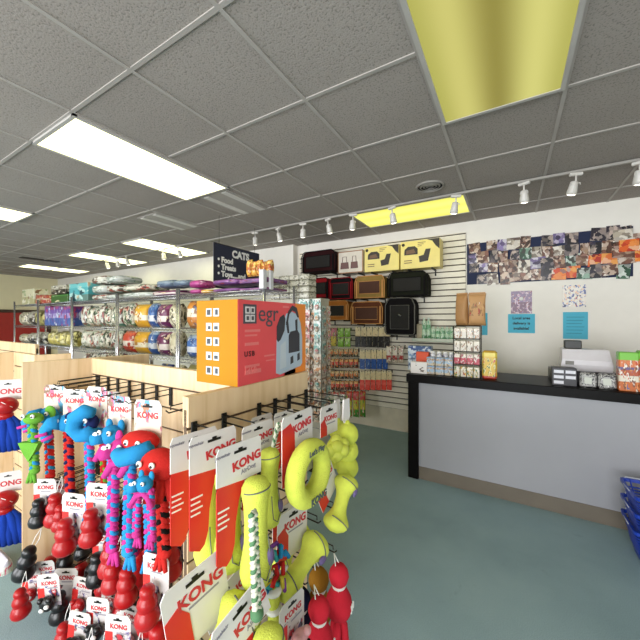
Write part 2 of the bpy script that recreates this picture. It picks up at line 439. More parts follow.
# ---------------------------------------------------------------- ceiling fittings
t = thing('ceiling_vent', 'round dark ring air vent in the ceiling before the yellow panel', 'ceiling vent', at(430, 186, z=CEIL) + Vector((0, 0, -.012)))
b = MB()
for k, r in enumerate((.128, .096, .068, .042)): b.lathe([(r, .012), (r - .016, -.004 + .002 * k), (r - .02, -.002), (r - .008, .011)], n=28)
b.build('vent_ring', mat('vent_enamel', '8f8b84', .5), t)
MB().lathe([(.105, .008), (.105, .0105)], n=24).build('duct_opening', mat('duct_black', '080808', .9), t)
for px, py, lab in ((236, 203, 'pair of pale slot air vents in the ceiling, nearest the navy cats sign'), (170, 222, 'pale slot air vent in the ceiling above the far light panel')):
    t = thing('ceiling_vent', lab, 'ceiling vent', at(px, py, z=CEIL) + Vector((0, 0, -.012)))
    b = MB()
    for k in (-1, 1): b.box(.12 * k - .035, .12 * k + .035, -.28, .28, 0, .006, .002)
    b.build('louver', mat('louver_white', 'd2cfca', .4), t)
    MB().box(-.19, .19, -.3, .3, .006, .011).build('vent_plate', M_tbar, t)
t = thing('ceiling_vent', 'thin dark slot in the far ceiling before the farthest light panel', 'ceiling vent', at(40, 259.5, z=CEIL) + Vector((0, 0, -.012)))
MB().box(-.09, .09, -.3, .3, 0, .011).build('vent_plate', mat('vent_dark', '2c2a26', .6), t)
t = thing('ceiling_vent', 'small round dark vent in the ceiling behind the two far spotlights', 'ceiling vent', at(163, 268, z=CEIL) + Vector((0, 0, -.012)))
MB().lathe([(.2, .011), (.17, 0), (.1, .004), (.06, 0)], n=20).build('vent_ring', mat('vent_dark', '2c2a26', .6), t)

TY = 3.28
tr = tag(MB().box(-9.5, 2.3, TY - .013, TY + .013, CEIL - .026, CEIL - .007).build('lighting_track', mat('track_white', '9a968f', .5)),
    'long white lighting track on the ceiling carrying the spotlights', 'lighting track')
M_bulb = mat('lamp_face', 'fff6e0', .3, emit=((1, .93, .78), 4))
M_head = mat('spot_head_white', 'cfcbc4', .35)
sp = thing('track_spotlight', 'x', 'spotlight')
MB().box(-.045, .045, -.014, .014, 0, .022, .003).build('track_adapter', M_head, sp)
MB().tube([(0, 0, .003), (0, 0, -.06)], .007, 8).tube([(-.03, 0, -.075), (-.03, 0, -.06), (.03, 0, -.06), (.03, 0, -.075)], .004, 6).build('stem', M_head, sp)
h = MB().lathe([(.018, .06), (.028, .052), (.03, .02), (.036, -.02), (.036, -.045), (.031, -.045), (.030, -.03)], (0, 0, -.1), 18).build('lamp_head', M_head, sp); h.rotation_euler = (.3, .1, 0)
l = MB().lathe([(.001, -.152), (.018, -.150), (.03, -.144), (.031, -.136)], n=16).build('lamp_face', M_bulb, h)
h.location = (0, 0, -.0)
K = Kind(sp)
spots = [(640, 'at the right edge of the picture'), (576, 'over the right part of the photo collage'), (524, 'over the left part of the photo collage'), (456, 'in front of the right end of the yellow panel'), (392, 'in front of the left end of the yellow panel'),
    (353, 'just left of the yellow panel'), (328, 'above the white picture box'), (303, 'above the dark maroon carrier'), (278, 'above the foil treat bags'), (255, 'just right of the navy cats sign'),
    (178, 'right of the two in front of the far bright panel'), (163, 'left of the two in front of the far bright panel'), (126, 'rightmost of the small far spotlights'), (117, 'second of the small far spotlights'), (106, 'leftmost of the small far spotlights')]
for k, (px, w_) in enumerate(spots):
    x = at(px, 200, y=TY).x
    K.put((x, TY, CEIL - .048), .3 if k % 2 else -.4, 'white ceiling spotlight ' + w_, 'white spotlights on the ceiling track')

# ---------------------------------------------------------------- wall papers and collage
def wallpaper(px0, px1, py0, py1, name, m_, label, cat, dy=.004, th=.002):
    pm = (px0 + px1) / 2; y = NW - dy
    x0, x1 = at(px0, 300, y=y).x, at(px1, 300, y=y).x
    z1, z0 = at(pm, py0, y=y).z, at(pm, py1, y=y).z
    t = thing(name, label, cat, ((x0 + x1) / 2, y, z0))
    w_ = (x1 - x0) / 2
    MB().box(-w_, w_, -th / 2, th / 2, 0, z1 - z0).build('sheet', m_, t)
    return t, w_, z1 - z0
BLUEP = mat('blue_paper', '4fb4cf', .7, var=.03)
INK = mat('black_ink', '16181c', .6)
t, w_, h = wallpaper(508, 535, 314, 333, 'paper_notice', BLUEP, 'small blue notice about delivery under the purple flyer', 'notice')
for k, s_ in enumerate(('Local area', 'delivery is', 'available!')): text(s_, .042, INK, t, (0, -.0018, h * (.78 - .27 * k)), bold=.03)
t, w_, h = wallpaper(563, 588, 312, 339, 'paper_notice', BLUEP, 'tall blue notice with faint lines above the white machine', 'notice')
for k in range(6): MB().box(-w_ * .72, w_ * (.72 - .1 * (k % 3)), -.0016, -.001, h * (.8 - .12 * k), h * (.8 - .12 * k) + .006).build('printed_line', mat('teal_ink', '2f7f98', .7), t)
wallpaper(482, 487.5, 313, 335, 'paper_notice', BLUEP, 'narrow blue notice showing beside the kraft paper bags', 'notice')
t, w_, h = wallpaper(511, 532, 291, 313.5, 'flyer', art('purple_flyer', [(0, '6d4a63'), (.5, '84708e')], ['5a3a5c', 'b08aa8', 'd8c8d0', '8c3b48', '7f7aa0'], 7), 'purple picture flyer on the wall above the small blue notice', 'flyer')
MB().lathe([(.001, -.003), (.022, -.003), (.022, -.001)], (0, 0, h * .66), 16, 'y').build('white_dot', WHITE, t)
wallpaper(562.5, 586, 285, 307, 'flyer', art('bright_flyer', [(0, 'ece6dc')], ['d85a48', '2c2c34', '6f7fb8', 'e8e0d8', 'e8b48c', 'ece6dc'], 7, (.48, .5)), 'white flyer with scattered red and navy pictures above the tall notice', 'flyer')
# collage
bx0, bx1 = at(467, 250, y=NW).x, at(633, 250, y=NW).x
bz0, bz1 = 1.955, 2.455
NAVY = mat('navy_paper', '1d2747', .8)
t = thing('collage_board', 'long navy backing sheet under the collage of pet photographs', 'poster board', ((bx0 + bx1) / 2, NW - .003, bz0))
hw = (bx1 - bx0) / 2
MB().box(-hw, hw, -.002, .002, 0, bz1 - bz0).build('backing_sheet', NAVY, t)
def photo_mat(name, cols, sc):
    m = bpy.data.materials.new(name); nt = NT(m); bb = nt.b; bb.inputs['Roughness'].default_value = .3
    tc = nt.n('ShaderNodeTexCoord'); oi = nt.n('ShaderNodeObjectInfo')
    mu = nt.n('ShaderNodeMath', operation='MULTIPLY'); mu.inputs[1].default_value = 60; nt.l(oi, 'Random', mu, 0)
    dn = nt.n('ShaderNodeTexNoise', Scale=4.0, Detail=3.0); dn.noise_dimensions = '4D'; nt.l(tc, 'Generated', dn, 'Vector'); nt.l(mu, 0, dn, 'W')
    vm = nt.n('ShaderNodeVectorMath', operation='MULTIPLY_ADD'); nt.l(dn, 'Color', vm, 0); vm.inputs[1].default_value = (.45, .45, .45); nt.l(tc, 'Generated', vm, 2)
    no = nt.n('ShaderNodeTexVoronoi', Scale=sc * 1.9); no.voronoi_dimensions = '4D'; nt.t.links.new(vm.outputs[0], no.inputs['Vector']); nt.l(mu, 0, no, 'W')
    st = nt.n('ShaderNodeSeparateColor'); nt.l(no, 'Color', st, 'Color')
    r = ramp(nt, [(i / len(cols), c) for i, c in enumerate(cols)]); nt.l(st, 0, r, 'Fac'); nt.l(r, 'Color', bb, 'Base Color')
    return m
PH = [('brown and white', photo_mat('photo_warm', ['1c1410', '5a3a28', 'a88a70', 'e6ddd2', '8a5a48', '2a1c18', 'd8c0ac', '6a4434'], 1.7)),
      ('pale', photo_mat('photo_pale', ['3c342e', 'c8bca8', 'e8e2d8', 'd8d0c4', '7a6a5a', '4a3228', 'dcd4c8'], 1.6)),
      ('dark', photo_mat('photo_dark', ['0c0c10', '1c1a24', '3a3244', 'b8a89c', '1a1418', '14121a', 'c8b4a8', '2a2430'], 1.6)),
      ('lilac and grey', photo_mat('photo_lilac', ['2c2838', '6a5a86', 'a89ab8', 'd8d4dc', '54506a', '8c7cb0', '3c3050'], 1.5)),
      ('green and grey', photo_mat('photo_green', ['182a20', '2c5a40', '86a894', 'd4dcd4', '3a3c34'], 1.5)),
      ('red and orange', photo_mat('photo_red', ['a82218', 'd84a18', 'ec8a2c', 'e8d8c8', '7a1c14', 'd8541c', 'e8a050'], 1.3)),
      ('blue and white', photo_mat('photo_blue', ['20304a', '4a7a9a', 'b8c8d4', 'e8e8e8', '6a4a3a', '1c2434'], 1.5))]
rnd = random.Random(3)
cols, rows = 14, 4
ci = 0
for r_ in range(rows):
    n = cols
    for c in range(n):
        fx = (c + .5) / n; 
        if (r_, c) in ((0, 1), (0, 10), (3, 0), (0, 6)): continue
        k = rnd.choices(range(7), [6, 4, 4, 1.2, .6, .25, 1.2])[0]
        if (r_ == 3 and c in (8, 9)) or (r_ == 2 and c in (11, 12)): k = 5
        if r_ == 3 and c == 13: k = 4
        pw, ph_ = rnd.uniform(.098, .145), rnd.uniform(.105, .15)
        x = bx0 + .03 + fx * (bx1 - bx0 - .04) + rnd.uniform(-.015, .015)
        z = bz1 - .06 - r_ * .125 + rnd.uniform(-.015, .015)
        y = NW - .0062 - .0011 * (ci % 17) - (.0002 * r_)
        ci += 1
        o = MB().box(-pw / 2, pw / 2, -.0004, .0004, -ph_ / 2, ph_ / 2).build('pet_photo', PH[k][1], None, (x, y, z))
        o.rotation_euler = (0, rnd.uniform(-.1, .1), 0)
        tag(o, '%s pet photo, %s in %s row of the wall collage' % (PH[k][0], nth(c, n), ('top', 'second', 'third', 'bottom')[r_]), 'photograph', 'pet photographs in the wall collage')
for i, (px, py) in enumerate(((634, 240), (622, 236), (636, 256), (621, 252), (628, 246))):
    p = at(px, py, y=NW); k = (0, 1, 5, 0, 5)[i]
    o = MB().box(-.075, .075, -.0004, .0004, -.06, .06).build('pet_photo', PH[k][1], None, (p.x + (.06 if px > 630 else 0), NW - .026 - .0012 * i, p.z))
    tag(o, '%s pet photo, %s of the overhanging right end of the collage' % (PH[k][0], ('upper outer', 'upper inner', 'lower outer', 'lower inner', 'middle')[i]), 'photograph', 'pet photographs in the wall collage')

# ---------------------------------------------------------------- checkout counter
CX0, CX1, CF = -.862, 2.2, 3.08
t = thing('checkout_counter', 'long checkout counter with black top and pale laminate front', 'counter', (CX0, CF, 0))
w_ = CX1 - CX0
BLAM = mat('black_laminate', '060404', .42, var=.1, spec=.14)
MB().box(-.0, w_, 0, .56, .925, 1.0, .004).build('countertop', BLAM, t)
MB().box(.012, .11, .02, .54, 0, .925, .003).build('end_panel', BLAM, t)
MB().box(.11, w_, .045, .07, .12, .925).build('front_panel', mat('pale_blue_laminate', '9c9ca2', .35, var=.03, scale=2), t)
MB().box(.11, w_, .038, .07, 0, .12, .003).build('base_strip', mat('grey_vinyl_base', '6d6458', .5), t)
MB().box(.11, w_, .40, .42, 0, .925).build('back_board', mat('inner_board', '8a8278', .6), t)

def cbox(px0, px1, py0, py1, y, d, name, m_, label, cat, bev=.004, zb=1.0, part=None, rz=0):
    """a carton whose front face is seen between these pixels, on a plane y"""
    pm = (px0 + px1) / 2
    x0, x1 = at(px0, 300, y=y).x, at(px1, 300, y=y).x
    z1 = at(pm, py0, y=y).z; z0 = zb if zb is not None else at(pm, py1, y=y).z
    w_ = (x1 - x0) / 2
    t = thing(name, label, cat, ((x0 + x1) / 2, y, z0), rz) if part else None
    bld = MB().box(-w_, w_, 0, d, 0, z1 - z0, bev)
    if part: bld.build(part, m_, t)
    else: t = tag(bld.build(name, m_, None, ((x0 + x1) / 2, y, z0), rz), label, cat)
    return t, w_, z1 - z0
# display rack
x0, x1 = at(453.5, 350, y=3.14).x, at(480, 350, y=3.14).x
zt = at(466, 326, y=3.14).z
t = thing('display_rack', 'dark wire countertop rack holding four tiers of treat packs', 'display rack', ((x0 + x1) / 2, 3.14, 1.0))
hw, hh = (x1 - x0) / 2, zt - 1.0
b = MB()
for sx in (-1, 1):
    for y in (.004, .15): b.tube([(sx * hw, y, 0), (sx * hw, y, hh)], .004, 6)
for y in (.004, .15): b.tube([(-hw, y, hh), (hw, y, hh)], .004, 6)
b.build('wire_frame', BLACK, t)
b = MB()
for k in range(5): b.box(-hw + .004, hw - .004, .004, .15, hh * (k / 4) - (.004 if k else 0), hh * (k / 4) + (0 if k else .004))
b.build('shelf_tiers', BLACK, t)
rk = (x0 + x1) / 2
tiers = [('cec6b4', ['a04428', 'd0a23c', '3f6a34', 'dcd4b8'], 'orange and green treat pack'), ('b8384c', ['c8405a', 'e8d8d4', '8a2030', 'd0c8b0'], 'pink treat pack'), ('d8d0c4', ['5a3c2c', '8a6444', 'e8e0d0', '4a3a30'], 'brown biscuit treat pack'), ('d8d2c6', ['7ab0c8', 'a87a50', 'e8e4dc', 'c86a4c'], 'pale treat pack')]
for k, (c, bl, nm) in enumerate(tiers):
    m_ = art('tier_pack_%d' % k, [(0, c), (.62, 'e4dccb')], bl, 3)
    for j in range(4):
        wq = hw * 2 / 4 - .004
        o = MB().box(-wq / 2, wq / 2, 0, .03, 0, hh / 4 * .8, .004).build('treat_pack', m_, None, (rk - hw + hw / 2 * (j + .5), 3.152, 1.0 + hh * k / 4 + .0045))
        tag(o, '%s, %s on the %s tier of the countertop rack' % (nm, nth(j, 4), ('bottom', 'second', 'third', 'top')[k]), 'pet treats', 'treat packs in the countertop rack')
# kraft bags on top of the rack
KR = art('kraft_bag', [(0, 'b98d5c'), (.95, 'c9a070')], ['d8d0c0', 'a03c34', '8a6a44', 'b98d5c', 'c9a070'], 5, (.5, .53), .6, zone=(.3, .75), wrinkle=.3)
KR2 = mat('kraft_paper', 'a87c4c', .6, var=.1)
for px, w2, rz, m_, lab in ((462, .12, -.5, KR2, 'plain brown kraft paper bag at the left on top of the countertop rack'), (477, .15, .1, KR, 'brown kraft bag with printed label at the right on top of the countertop rack')):
    p = at(px, 300, y=3.22)
    t = thing('kraft_bag', lab, 'paper bag', (p.x, 3.22, zt + .004), rz)
    MB().pillow(w2, .29, .075, sag=.6).build('bag_body', m_, t)
    MB().box(-w2 * .45, w2 * .45, -.006, .006, .285, .3).build('folded_top', KR2, t)
b_, w_, h = cbox(482, 497, 351, 378, 3.16, .09, 'treat_canister', art('yellow_canister', [(0, 'b83c28'), (.12, 'd8b43c'), (.8, 'e4d05a'), (.93, 'c8a030')], ['c83a4c', 'e8dc9c', '6a7a34', 'd8b43c'], 5, zone=(.1, .75)), 'yellow treat tub with red print right of the countertop rack', 'treat tub', .015)
# white book box etc.
cbox(410.5, 427, 362, 374, 3.16, .05, 'picture_card_box', art('white_arch_box', [(0, 'e6e2de')], ['8a7a74', 'e6e2de', 'e6e2de', '5c5048'], 2.5, (.5, .53)), 'low white box with a grey picture at the left counter corner', 'box', zb=1.0)
CFB = art('biscuit_pack', [(0, 'c8b89c'), (.3, '9ab8d0'), (.62, 'b09070'), (.85, '8aa8c8')], ['a07850', 'e4dccc', '88a8cc', 'c8a878', '6a5a50'], 5)
for k in range(2):
    for j in range(3):
        p = at(430.5 + 9 * j, 360, y=3.17)
        o = MB().box(-.038, .038, 0, .07, 0, .082, .006).build('biscuit_pack', CFB, None, (p.x, 3.17, 1.0 + .0835 * k))
        tag(o, 'blue and brown biscuit pack left of the rack, %s of the %s layer' % (('left', 'middle', 'right')[j], ('lower', 'upper')[k]), 'pet treats', 'biscuit packs stacked on the counter')
PJ = art('purple_jar', [(0, '4a4a90'), (.35, 'd8d8e4'), (.6, '5a5a9c'), (.85, 'e8e8ec')], ['30306c', 'e8e8f0', '7a7ab0'], 4)
for j in range(4):
    p = at(433 + 6.2 * j, 352, y=3.3)
    t = thing('supplement_jar', 'purple and white jar behind the biscuit packs, %s' % nth(j, 4), 'jar', (p.x, 3.3, 1.0), 0, 'purple jars on the counter')
    MB().lathe([(.024, 0), (.026, .01), (.026, .17), (.02, .185)], n=14).build('jar_body', PJ, t)
    MB().lathe([(.023, .185), (.023, .208), (.02, .212)], n=14).build('lid', WHITE, t)
cbox(408, 431, 346, 374, 3.36, .1, 'treat_carton', art('blue_carton', [(0, '5a6a80'), (.5, '5a80a8'), (.8, '2c4a78')], ['24447c', 'c8d4dc', '7aa0c0'], 4), 'blue carton at the back of the left counter end', 'carton')
cbox(416, 428.5, 352, 361, 3.27, .06, 'orange_carton', mat('orange_card', 'd84e24', .5), 'small plain orange carton in front of the blue carton', 'carton')

# till side
DR = mat('black_drawer', '1b1a1b', .35)
x0, x1 = at(551, 380, y=3.32).x, at(619, 380, y=3.32).x
t = thing('cash_drawer', 'low black drawer case under the white machine', 'cash drawer', ((x0 + x1) / 2, 3.32, 1.0)); hw = (x1 - x0) / 2
MB().box(-hw, hw, 0, .24, 0, .1, .004).build('case', DR, t)
MB().box(-hw + .01, hw - .01, -.006, 0, .012, .09, .002).build('drawer_front', mat('drawer_grey', '38383a', .4), t)
x0, x1 = at(561.5, 360, y=3.36).x, at(613, 360, y=3.36).x
t = thing('receipt_printer', 'white office machine with sloped sides above the clear packs', 'printer', ((x0 + x1) / 2, 3.36, 1.1)); hw = (x1 - x0) / 2
MB().add([(-hw, 0, 0), (hw, 0, 0), (hw, .19, 0), (-hw, .19, 0), (-hw * 1.02, -.012, .05), (hw * 1.02, -.012, .05), (hw * 1.02, .19, .05), (-hw * 1.02, .19, .05),
    (-hw * .98, -.012, .09), (hw * .96, -.012, .09), (hw * .9, .03, .175), (-hw * .95, .03, .175), (hw * .9, .18, .175), (-hw * .95, .18, .175), (hw * .96, .19, .09), (-hw * .98, .19, .09)],
    [(3, 2, 1, 0), (0, 1, 5, 4), (1, 2, 6, 5), (2, 3, 7, 6), (3, 0, 4, 7), (4, 5, 9, 8), (5, 6, 14, 9), (6, 7, 15, 14), (7, 4, 8, 15), (8, 9, 10, 11), (9, 14, 12, 10), (14, 15, 13, 12), (15, 8, 11, 13), (11, 10, 12, 13)]).build('housing', mat('machine_white', 'dcd8dc', .35), t)
MB().box(-hw * .85, -hw * .5, -.014, -.011, .05, .08).build('control_patch', mat('patch_grey', '7c7a74', .5), t)
cbox(564.5, 582, 340.5, 348, 3.44, .07, 'card_terminal', mat('terminal_black', '1c1d1a', .4), 'small black terminal standing on the white machine', 'card terminal', .006, zb=1.1 + .1755)
# trays of packs before the case
t, w_, h = cbox(552, 577, 368, 388, 3.16, .1, 'display_tray', mat('tray_dark', '2c2a30', .4), 'dark display tray left of the two silver packs', 'display tray', .003, part='tray_body')
LB = mat('label_white', 'dcdce4', .5)
for r_ in range(3):
    for c in range(2 if r_ else 1):
        MB().box(-w_ * .85 + c * w_ * .95, -w_ * .05 + c * w_ * .95, -.003, -.0005, h * (.1 + .3 * r_), h * (.27 + .3 * r_)).build('label_card', LB, t)
SVP = art('silver_pack', [(0, '2b2a2c'), (.1, 'b0aeac'), (.8, '2b2a2c')], ['e4e2de', '38363a', 'b8b6b2', '807e7c'], 5, (.44, .5), .3)
for k, (a, c) in enumerate(((580, 597), (598.5, 617))):
    p0, p1 = at(a, 380, y=3.16).x, at(c, 380, y=3.16).x
    t = thing('clear_pack', 'black and silver clear pack, %s of the pair before the white machine' % ('left', 'right')[k], 'blister pack', ((p0 + p1) / 2, 3.16, 1.0)); hw = (p1 - p0) / 2
    MB().box(-hw, hw, 0, .05, 0, .115, .012).build('pack_body', SVP, t)
    MB().box(-hw * .5, hw * .4, -.004, 0, .03, .08, .001).build('label_card', mat('pack_label', 'cdd0c6', .5), t)
GO = art('green_orange_pack', [(0, 'c86a34'), (.25, 'e0d8c8'), (.4, 'b85a3c'), (.55, '6a5a8a'), (.62, 'd87a48'), (.8, '7cc24a')], ['c84c2c', 'f0e8dc', '7a4a3a', 'e89850', '5c6aa0'], 5, zone=(0, .8))
for k, px in enumerate((629, 650)):
    p = at(px, 380, y=3.14)
    tag(MB().box(-.055, .055, 0, .08, 0, .3 if k else .285, .006).build('treat_carton', GO, None, (p.x, 3.14, 1.0)), 'green topped orange carton on the right counter end, %s of two' % ('left', 'right')[k], 'carton', 'green topped cartons')

# ---------------------------------------------------------------- glass shelf with green tubes on the slat wall
sy = SW - .2
x0, x1 = at(412, 340, y=sy).x, at(456, 340, y=sy).x
zs = at(432, 339.5, y=sy).z
t = thing('wall_shelf', 'narrow pale shelf on the slat wall above the counter corner', 'shelf', ((x0 + x1) / 2, sy, zs)); hw = (x1 - x0) / 2
MB().box(-hw, hw, 0, .199, -.018, 0, .002).build('board', mat('pale_shelf', 'cfcab6', .3), t)
MB().box(-hw, hw, -.006, 0, -.03, .012, .001).build('shelf_lip', mat('clear_lip', 'c4ccba', .2), t)
GT = art('green_tube', [(0, '4e8a5c'), (.2, 'b8d4b4'), (.5, '6aa67a'), (.75, 'cfe0cc')], ['3c7a4c', 'dfeadc', '98c4a0', '5a9a8c'], 4)
for j in range(7):
    px = 424 + 4.6 * j; p = at(px, 330, y=sy + .04); hh = .27 if j < 2 else .16
    t = thing('grooming_bottle', '%s green and white bottle on the wall shelf, %s' % ('tall' if j < 2 else 'short', nth(j, 7)), 'bottle', (p.x, sy + .045, zs), 0, 'green bottles on the wall shelf')
    MB().lathe([(.025, 0), (.028, .01), (.028, hh * .82), (.012, hh * .9)], n=14).build('bottle_body', GT, t)
    MB().lathe([(.013, hh * .9), (.013, hh), (.01, hh)], n=10).build('cap', mat('cap_pale', 'd4e2d2', .4), t)
p = at(419.5, 335, y=sy + .04)
tag(MB().pillow(.08, .19, .06).build('linen_bag', mat('linen', 'b8ac90', .7, var=.15), None, (p.x, sy + .05, zs)), 'small beige cloth bag at the left end of the wall shelf', 'bag')
p = at(454, 335, y=sy + .04)
tag(MB().box(-.02, .02, 0, .06, 0, .15, .004).build('dark_carton', mat('dark_card', '2a2822', .5), None, (p.x, sy + .03, zs)), 'narrow dark carton at the right end of the wall shelf', 'carton')

# ---------------------------------------------------------------- pet carriers on the slat wall
FRONT = SW - .27
def spot(px0, px1, py0, py1, y):
    pm = (px0 + px1) / 2
    x0, x1 = at(px0, 300, y=y).x, at(px1, 300, y=y).x
    return (x0 + x1) / 2, (x1 - x0) / 2, at(pm, py1, y=y).z, at(pm, py0, y=y).z
def brackets(cx, hw, z, d, lab):
    for s_ in (-.6, .6):
        t = thing('shelf_bracket', 'black arm bracket under the %s, %s one' % (lab, 'left' if s_ < 0 else 'right'), 'bracket', (cx + s_ * hw, SW, z), 0, 'black brackets on the slat wall')
        MB().box(-.009, .009, -.006, 0, -.08, 0, .001).build('mount_plate', BLACK, t)
        MB().box(-.007, .007, -d, -.005, -.02, 0, .001).build('arm', BLACK, t)
def carrier(px0, px1, py0, py1, body, trim, mesh_, label, style='soft', d=.24):
    cx, hw, z0, z1 = spot(px0, px1, py0, py1, FRONT)
    h = z1 - z0
    brackets(cx, hw, z0, .25, {F_mar: 'maroon carrier', F_red: 'red and black carrier', F_kh: 'khaki carrier', F_grn: 'olive carrier', F_or: 'orange tan carrier', F_br: 'brown carrier'}.get(body, 'tall black carrier' if style == 'tall' else 'red piped carrier'))
    t = thing('pet_carrier', label, 'pet carrier', (cx, FRONT, z0 + .001))
    prof = [(-hw, 0), (hw, 0), (hw, h * .72), (hw * .9, h * .93), (hw * .78, h), (-hw * .78, h), (-hw * .9, h * .93), (-hw, h * .72)]
    if style == 'tall': prof = [(-hw, .03), (-hw * .9, 0), (hw * .9, 0), (hw, .03), (hw, h * .8), (hw * .82, h * .97), (hw * .6, h), (-hw * .6, h), (-hw * .82, h * .97), (-hw, h * .8)]
    b = MB().prism([(x * .96, z) for x, z in prof], 0, d)
    o = b.build('fabric_body', body, t)
    m_ = o.modifiers.new('b', 'BEVEL'); m_.width = .015; m_.segments = 2
    # piping along front edge
    MB().tube([(x * .975, -.003, z + (.004 if z < .01 else 0)) for x, z in prof], .007, 6, True).build('piping', trim, t)
    iw, i0, i1 = hw * .68, h * .2, h * .76
    if style == 'tall': iw, i0, i1 = hw * .62, h * .16, h * .8
    MB().box(-iw, iw, -.008, .002, i0, i1, .004).build('mesh_window', mesh_, t)
    MB().tube([(-iw, -.01, i0), (iw, -.01, i0), (iw, -.01, i1), (-iw, -.01, i1)], .005, 6, True).build('window_trim', trim, t)
    if style != 'tall':
        for s_ in (-1, 1): MB().box(s_ * hw * .84 - .012, s_ * hw * .84 + .012, -.011, 0, .01, h * .8, .002).build('strap', trim, t)
        MB().tube([(-hw * .3, d * .4, h - .01), (-hw * .27, d * .38, h + .006), (0, d * .36, h + .012), (hw * .27, d * .38, h + .006), (hw * .3, d * .4, h - .01)], .008, 6).build('handle', trim, t)
    else:
        MB().tube([(-.05, .03, h - .01), (-.04, .02, h + .006), (.04, .02, h + .006), (.05, .03, h - .01)], .008, 6).build('handle', trim, t)
        for s_ in (-1, 1): MB().tube([(s_ * .03, -.012, h * .5), (0, -.03, h * .56), (-s_ * .01, -.012, h * .5)], .004, 6).build('buckle', CHROME, t)
    return t
def fab(n, c, **k): return mat(n, c, .9, var=.15, spec=.12, bump=.3, bscale=300, **k)
F_mar, F_dk, F_red, F_kh, F_tan, F_br, F_or, F_grn = fab('maroon_fabric', '2e1416'), fab('black_fabric', '141214'), fab('red_fabric', '8c1a22'), fab('khaki_fabric', '8e7440'), fab('tan_trim', 'c08a54'), fab('brown_fabric', '5c3524'), fab('orange_tan_fabric', 'a8682e'), fab('dark_olive_fabric', '1e2018')
M_mesh = mat('dark_mesh', '181614', .8, bump=.5, bscale=500)
M_meshb = mat('brown_mesh', '4a2a1e', .8, bump=.5, bscale=500)
carrier(301, 336, 251, 272, F_mar, F_dk, M_mesh, 'dark maroon soft carrier at the left end of the top row')
carrier(314, 328, 278, 298, F_red, F_dk, M_mesh, 'red and black soft carrier at the left end of the second row')
carrier(329, 353, 278, 299, F_dk, F_red, M_mesh, 'black bag carrier with red piping, second in the second row')
carrier(354.5, 385, 276, 298, F_kh, F_tan, M_meshb, 'khaki carrier with tan straps in the middle of the second row')
carrier(387, 428, 272, 296, F_grn, F_dk, M_mesh, 'wide dark olive carrier at the right end of the second row')
carrier(321, 349, 301, 320, F_or, F_tan, M_mesh, 'orange tan carrier with dark window at the left of the third row')
carrier(350.5, 383, 302, 324, F_br, F_tan, M_meshb, 'brown carrier with mesh front in the middle of the third row')
carrier(385, 415, 298, 335, F_dk, mat('grey_piping', '5a5852', .5), M_mesh, 'tall black rounded carrier at the right of the third row', 'tall')
def picbox(px0, px1, py0, py1, col, label, kind):
    cx, hw, z0, z1 = spot(px0, px1, py0, py1, FRONT + .03); h = z1 - z0
    brackets(cx, hw, z0, .23, 'white picture carton' if kind == 'w' else ('left' if px0 < 390 else 'right') + ' yellow carton')
    t = thing('carrier_box', label, 'boxed pet carrier', (cx, FRONT + .03, z0 + .001))
    MB().box(-hw, hw, 0, .2, 0, h, .003).build('carton', col, t)
    dk = mat('print_dark', '2c241c', .5); br = mat('print_brown', '6c5038', .5)
    if kind == 'y':
        f = MB()   # printed pictures: soft carrier and its folded form
        f.prism([(-.8 * hw, .5 * h), (-.78 * hw, .7 * h), (-.6 * hw, .8 * h), (-.25 * hw, .8 * h), (-.1 * hw, .7 * h), (-.1 * hw, .5 * h)], -.002, .001)
        f.prism([(.0, .2 * h), (-.05 * hw, .42 * h), (.2 * hw, .46 * h), (.3 * hw, .66 * h), (.55 * hw, .66 * h), (.42 * hw, .24 * h)], -.002, .001)
        f.prism([(.35 * hw, h - .002), (.98 * hw, h - .002), (.98 * hw, h * .62), (.8 * hw, .74 * h), (.62 * hw, .93 * h)], -.0025, .001)
        f.build('printed_picture', dk, t)
        MB().prism([(-.7 * hw, .53 * h), (-.68 * hw, .66 * h), (-.3 * hw, .7 * h), (-.2 * hw, .55 * h)], -.0035, -.002).build('printed_window', br, t)
        MB().lathe([(.001, -.003), (.02, -.003), (.02, -.001)], (-.85 * hw, 0, .88 * h), 14, 'y').build('printed_badge', dk, t)
        for k in range(3): MB().box(-.1 * hw, (.3 - .1 * k) * hw, -.002, 0, h * (.9 - .06 * k), h * (.92 - .06 * k)).build('printed_line', br, t)
        for k in range(2): MB().box(-.8 * hw, -.4 * hw, -.002, 0, h * (.2 + .08 * k), h * (.23 + .08 * k)).build('printed_line', br, t)
    else:
        f = MB()
        for cx2, s_ in ((-.45, 1), (.32, .85)):
            f.prism([((cx2 - .35 * s_) * hw, .2 * h), ((cx2 - .3 * s_) * hw, .5 * h), ((cx2 + .3 * s_) * hw, .5 * h), ((cx2 + .35 * s_) * hw, .2 * h)], -.002, .001)
            f.tube([((cx2 - .18 * s_) * hw, -.003, .5 * h), ((cx2 - .15 * s_) * hw, -.003, .75 * h), ((cx2 + .15 * s_) * hw, -.003, .75 * h), ((cx2 + .18 * s_) * hw, -.003, .5 * h)], .004, 6)
        f.build('printed_picture', mat('print_mauve', '6e4c48', .5), t)
        b = MB()
        for a in (-hw, hw - .012): b.box(a, a + .012, -.003, 0, 0, h)
        b.box(-hw, hw, -.003, 0, h - .012, h).box(-hw, hw, -.003, 0, 0, .012); b.build('box_border', mat('print_tan', '9a6a48', .5), t)
picbox(338, 363, 251, 273, mat('box_white', 'd8cfc2', .4), 'white carton with two bag pictures in the top row', 'w')
picbox(364.5, 399, 246, 271, mat('box_yellow', 'e6d480', .4, var=.05), 'yellow carton with carrier pictures, left of the two yellow ones', 'y')
picbox(400.5, 440, 240, 268, mat('box_yellow', 'e6d480', .4), 'yellow carton with carrier pictures, right of the two yellow ones', 'y')

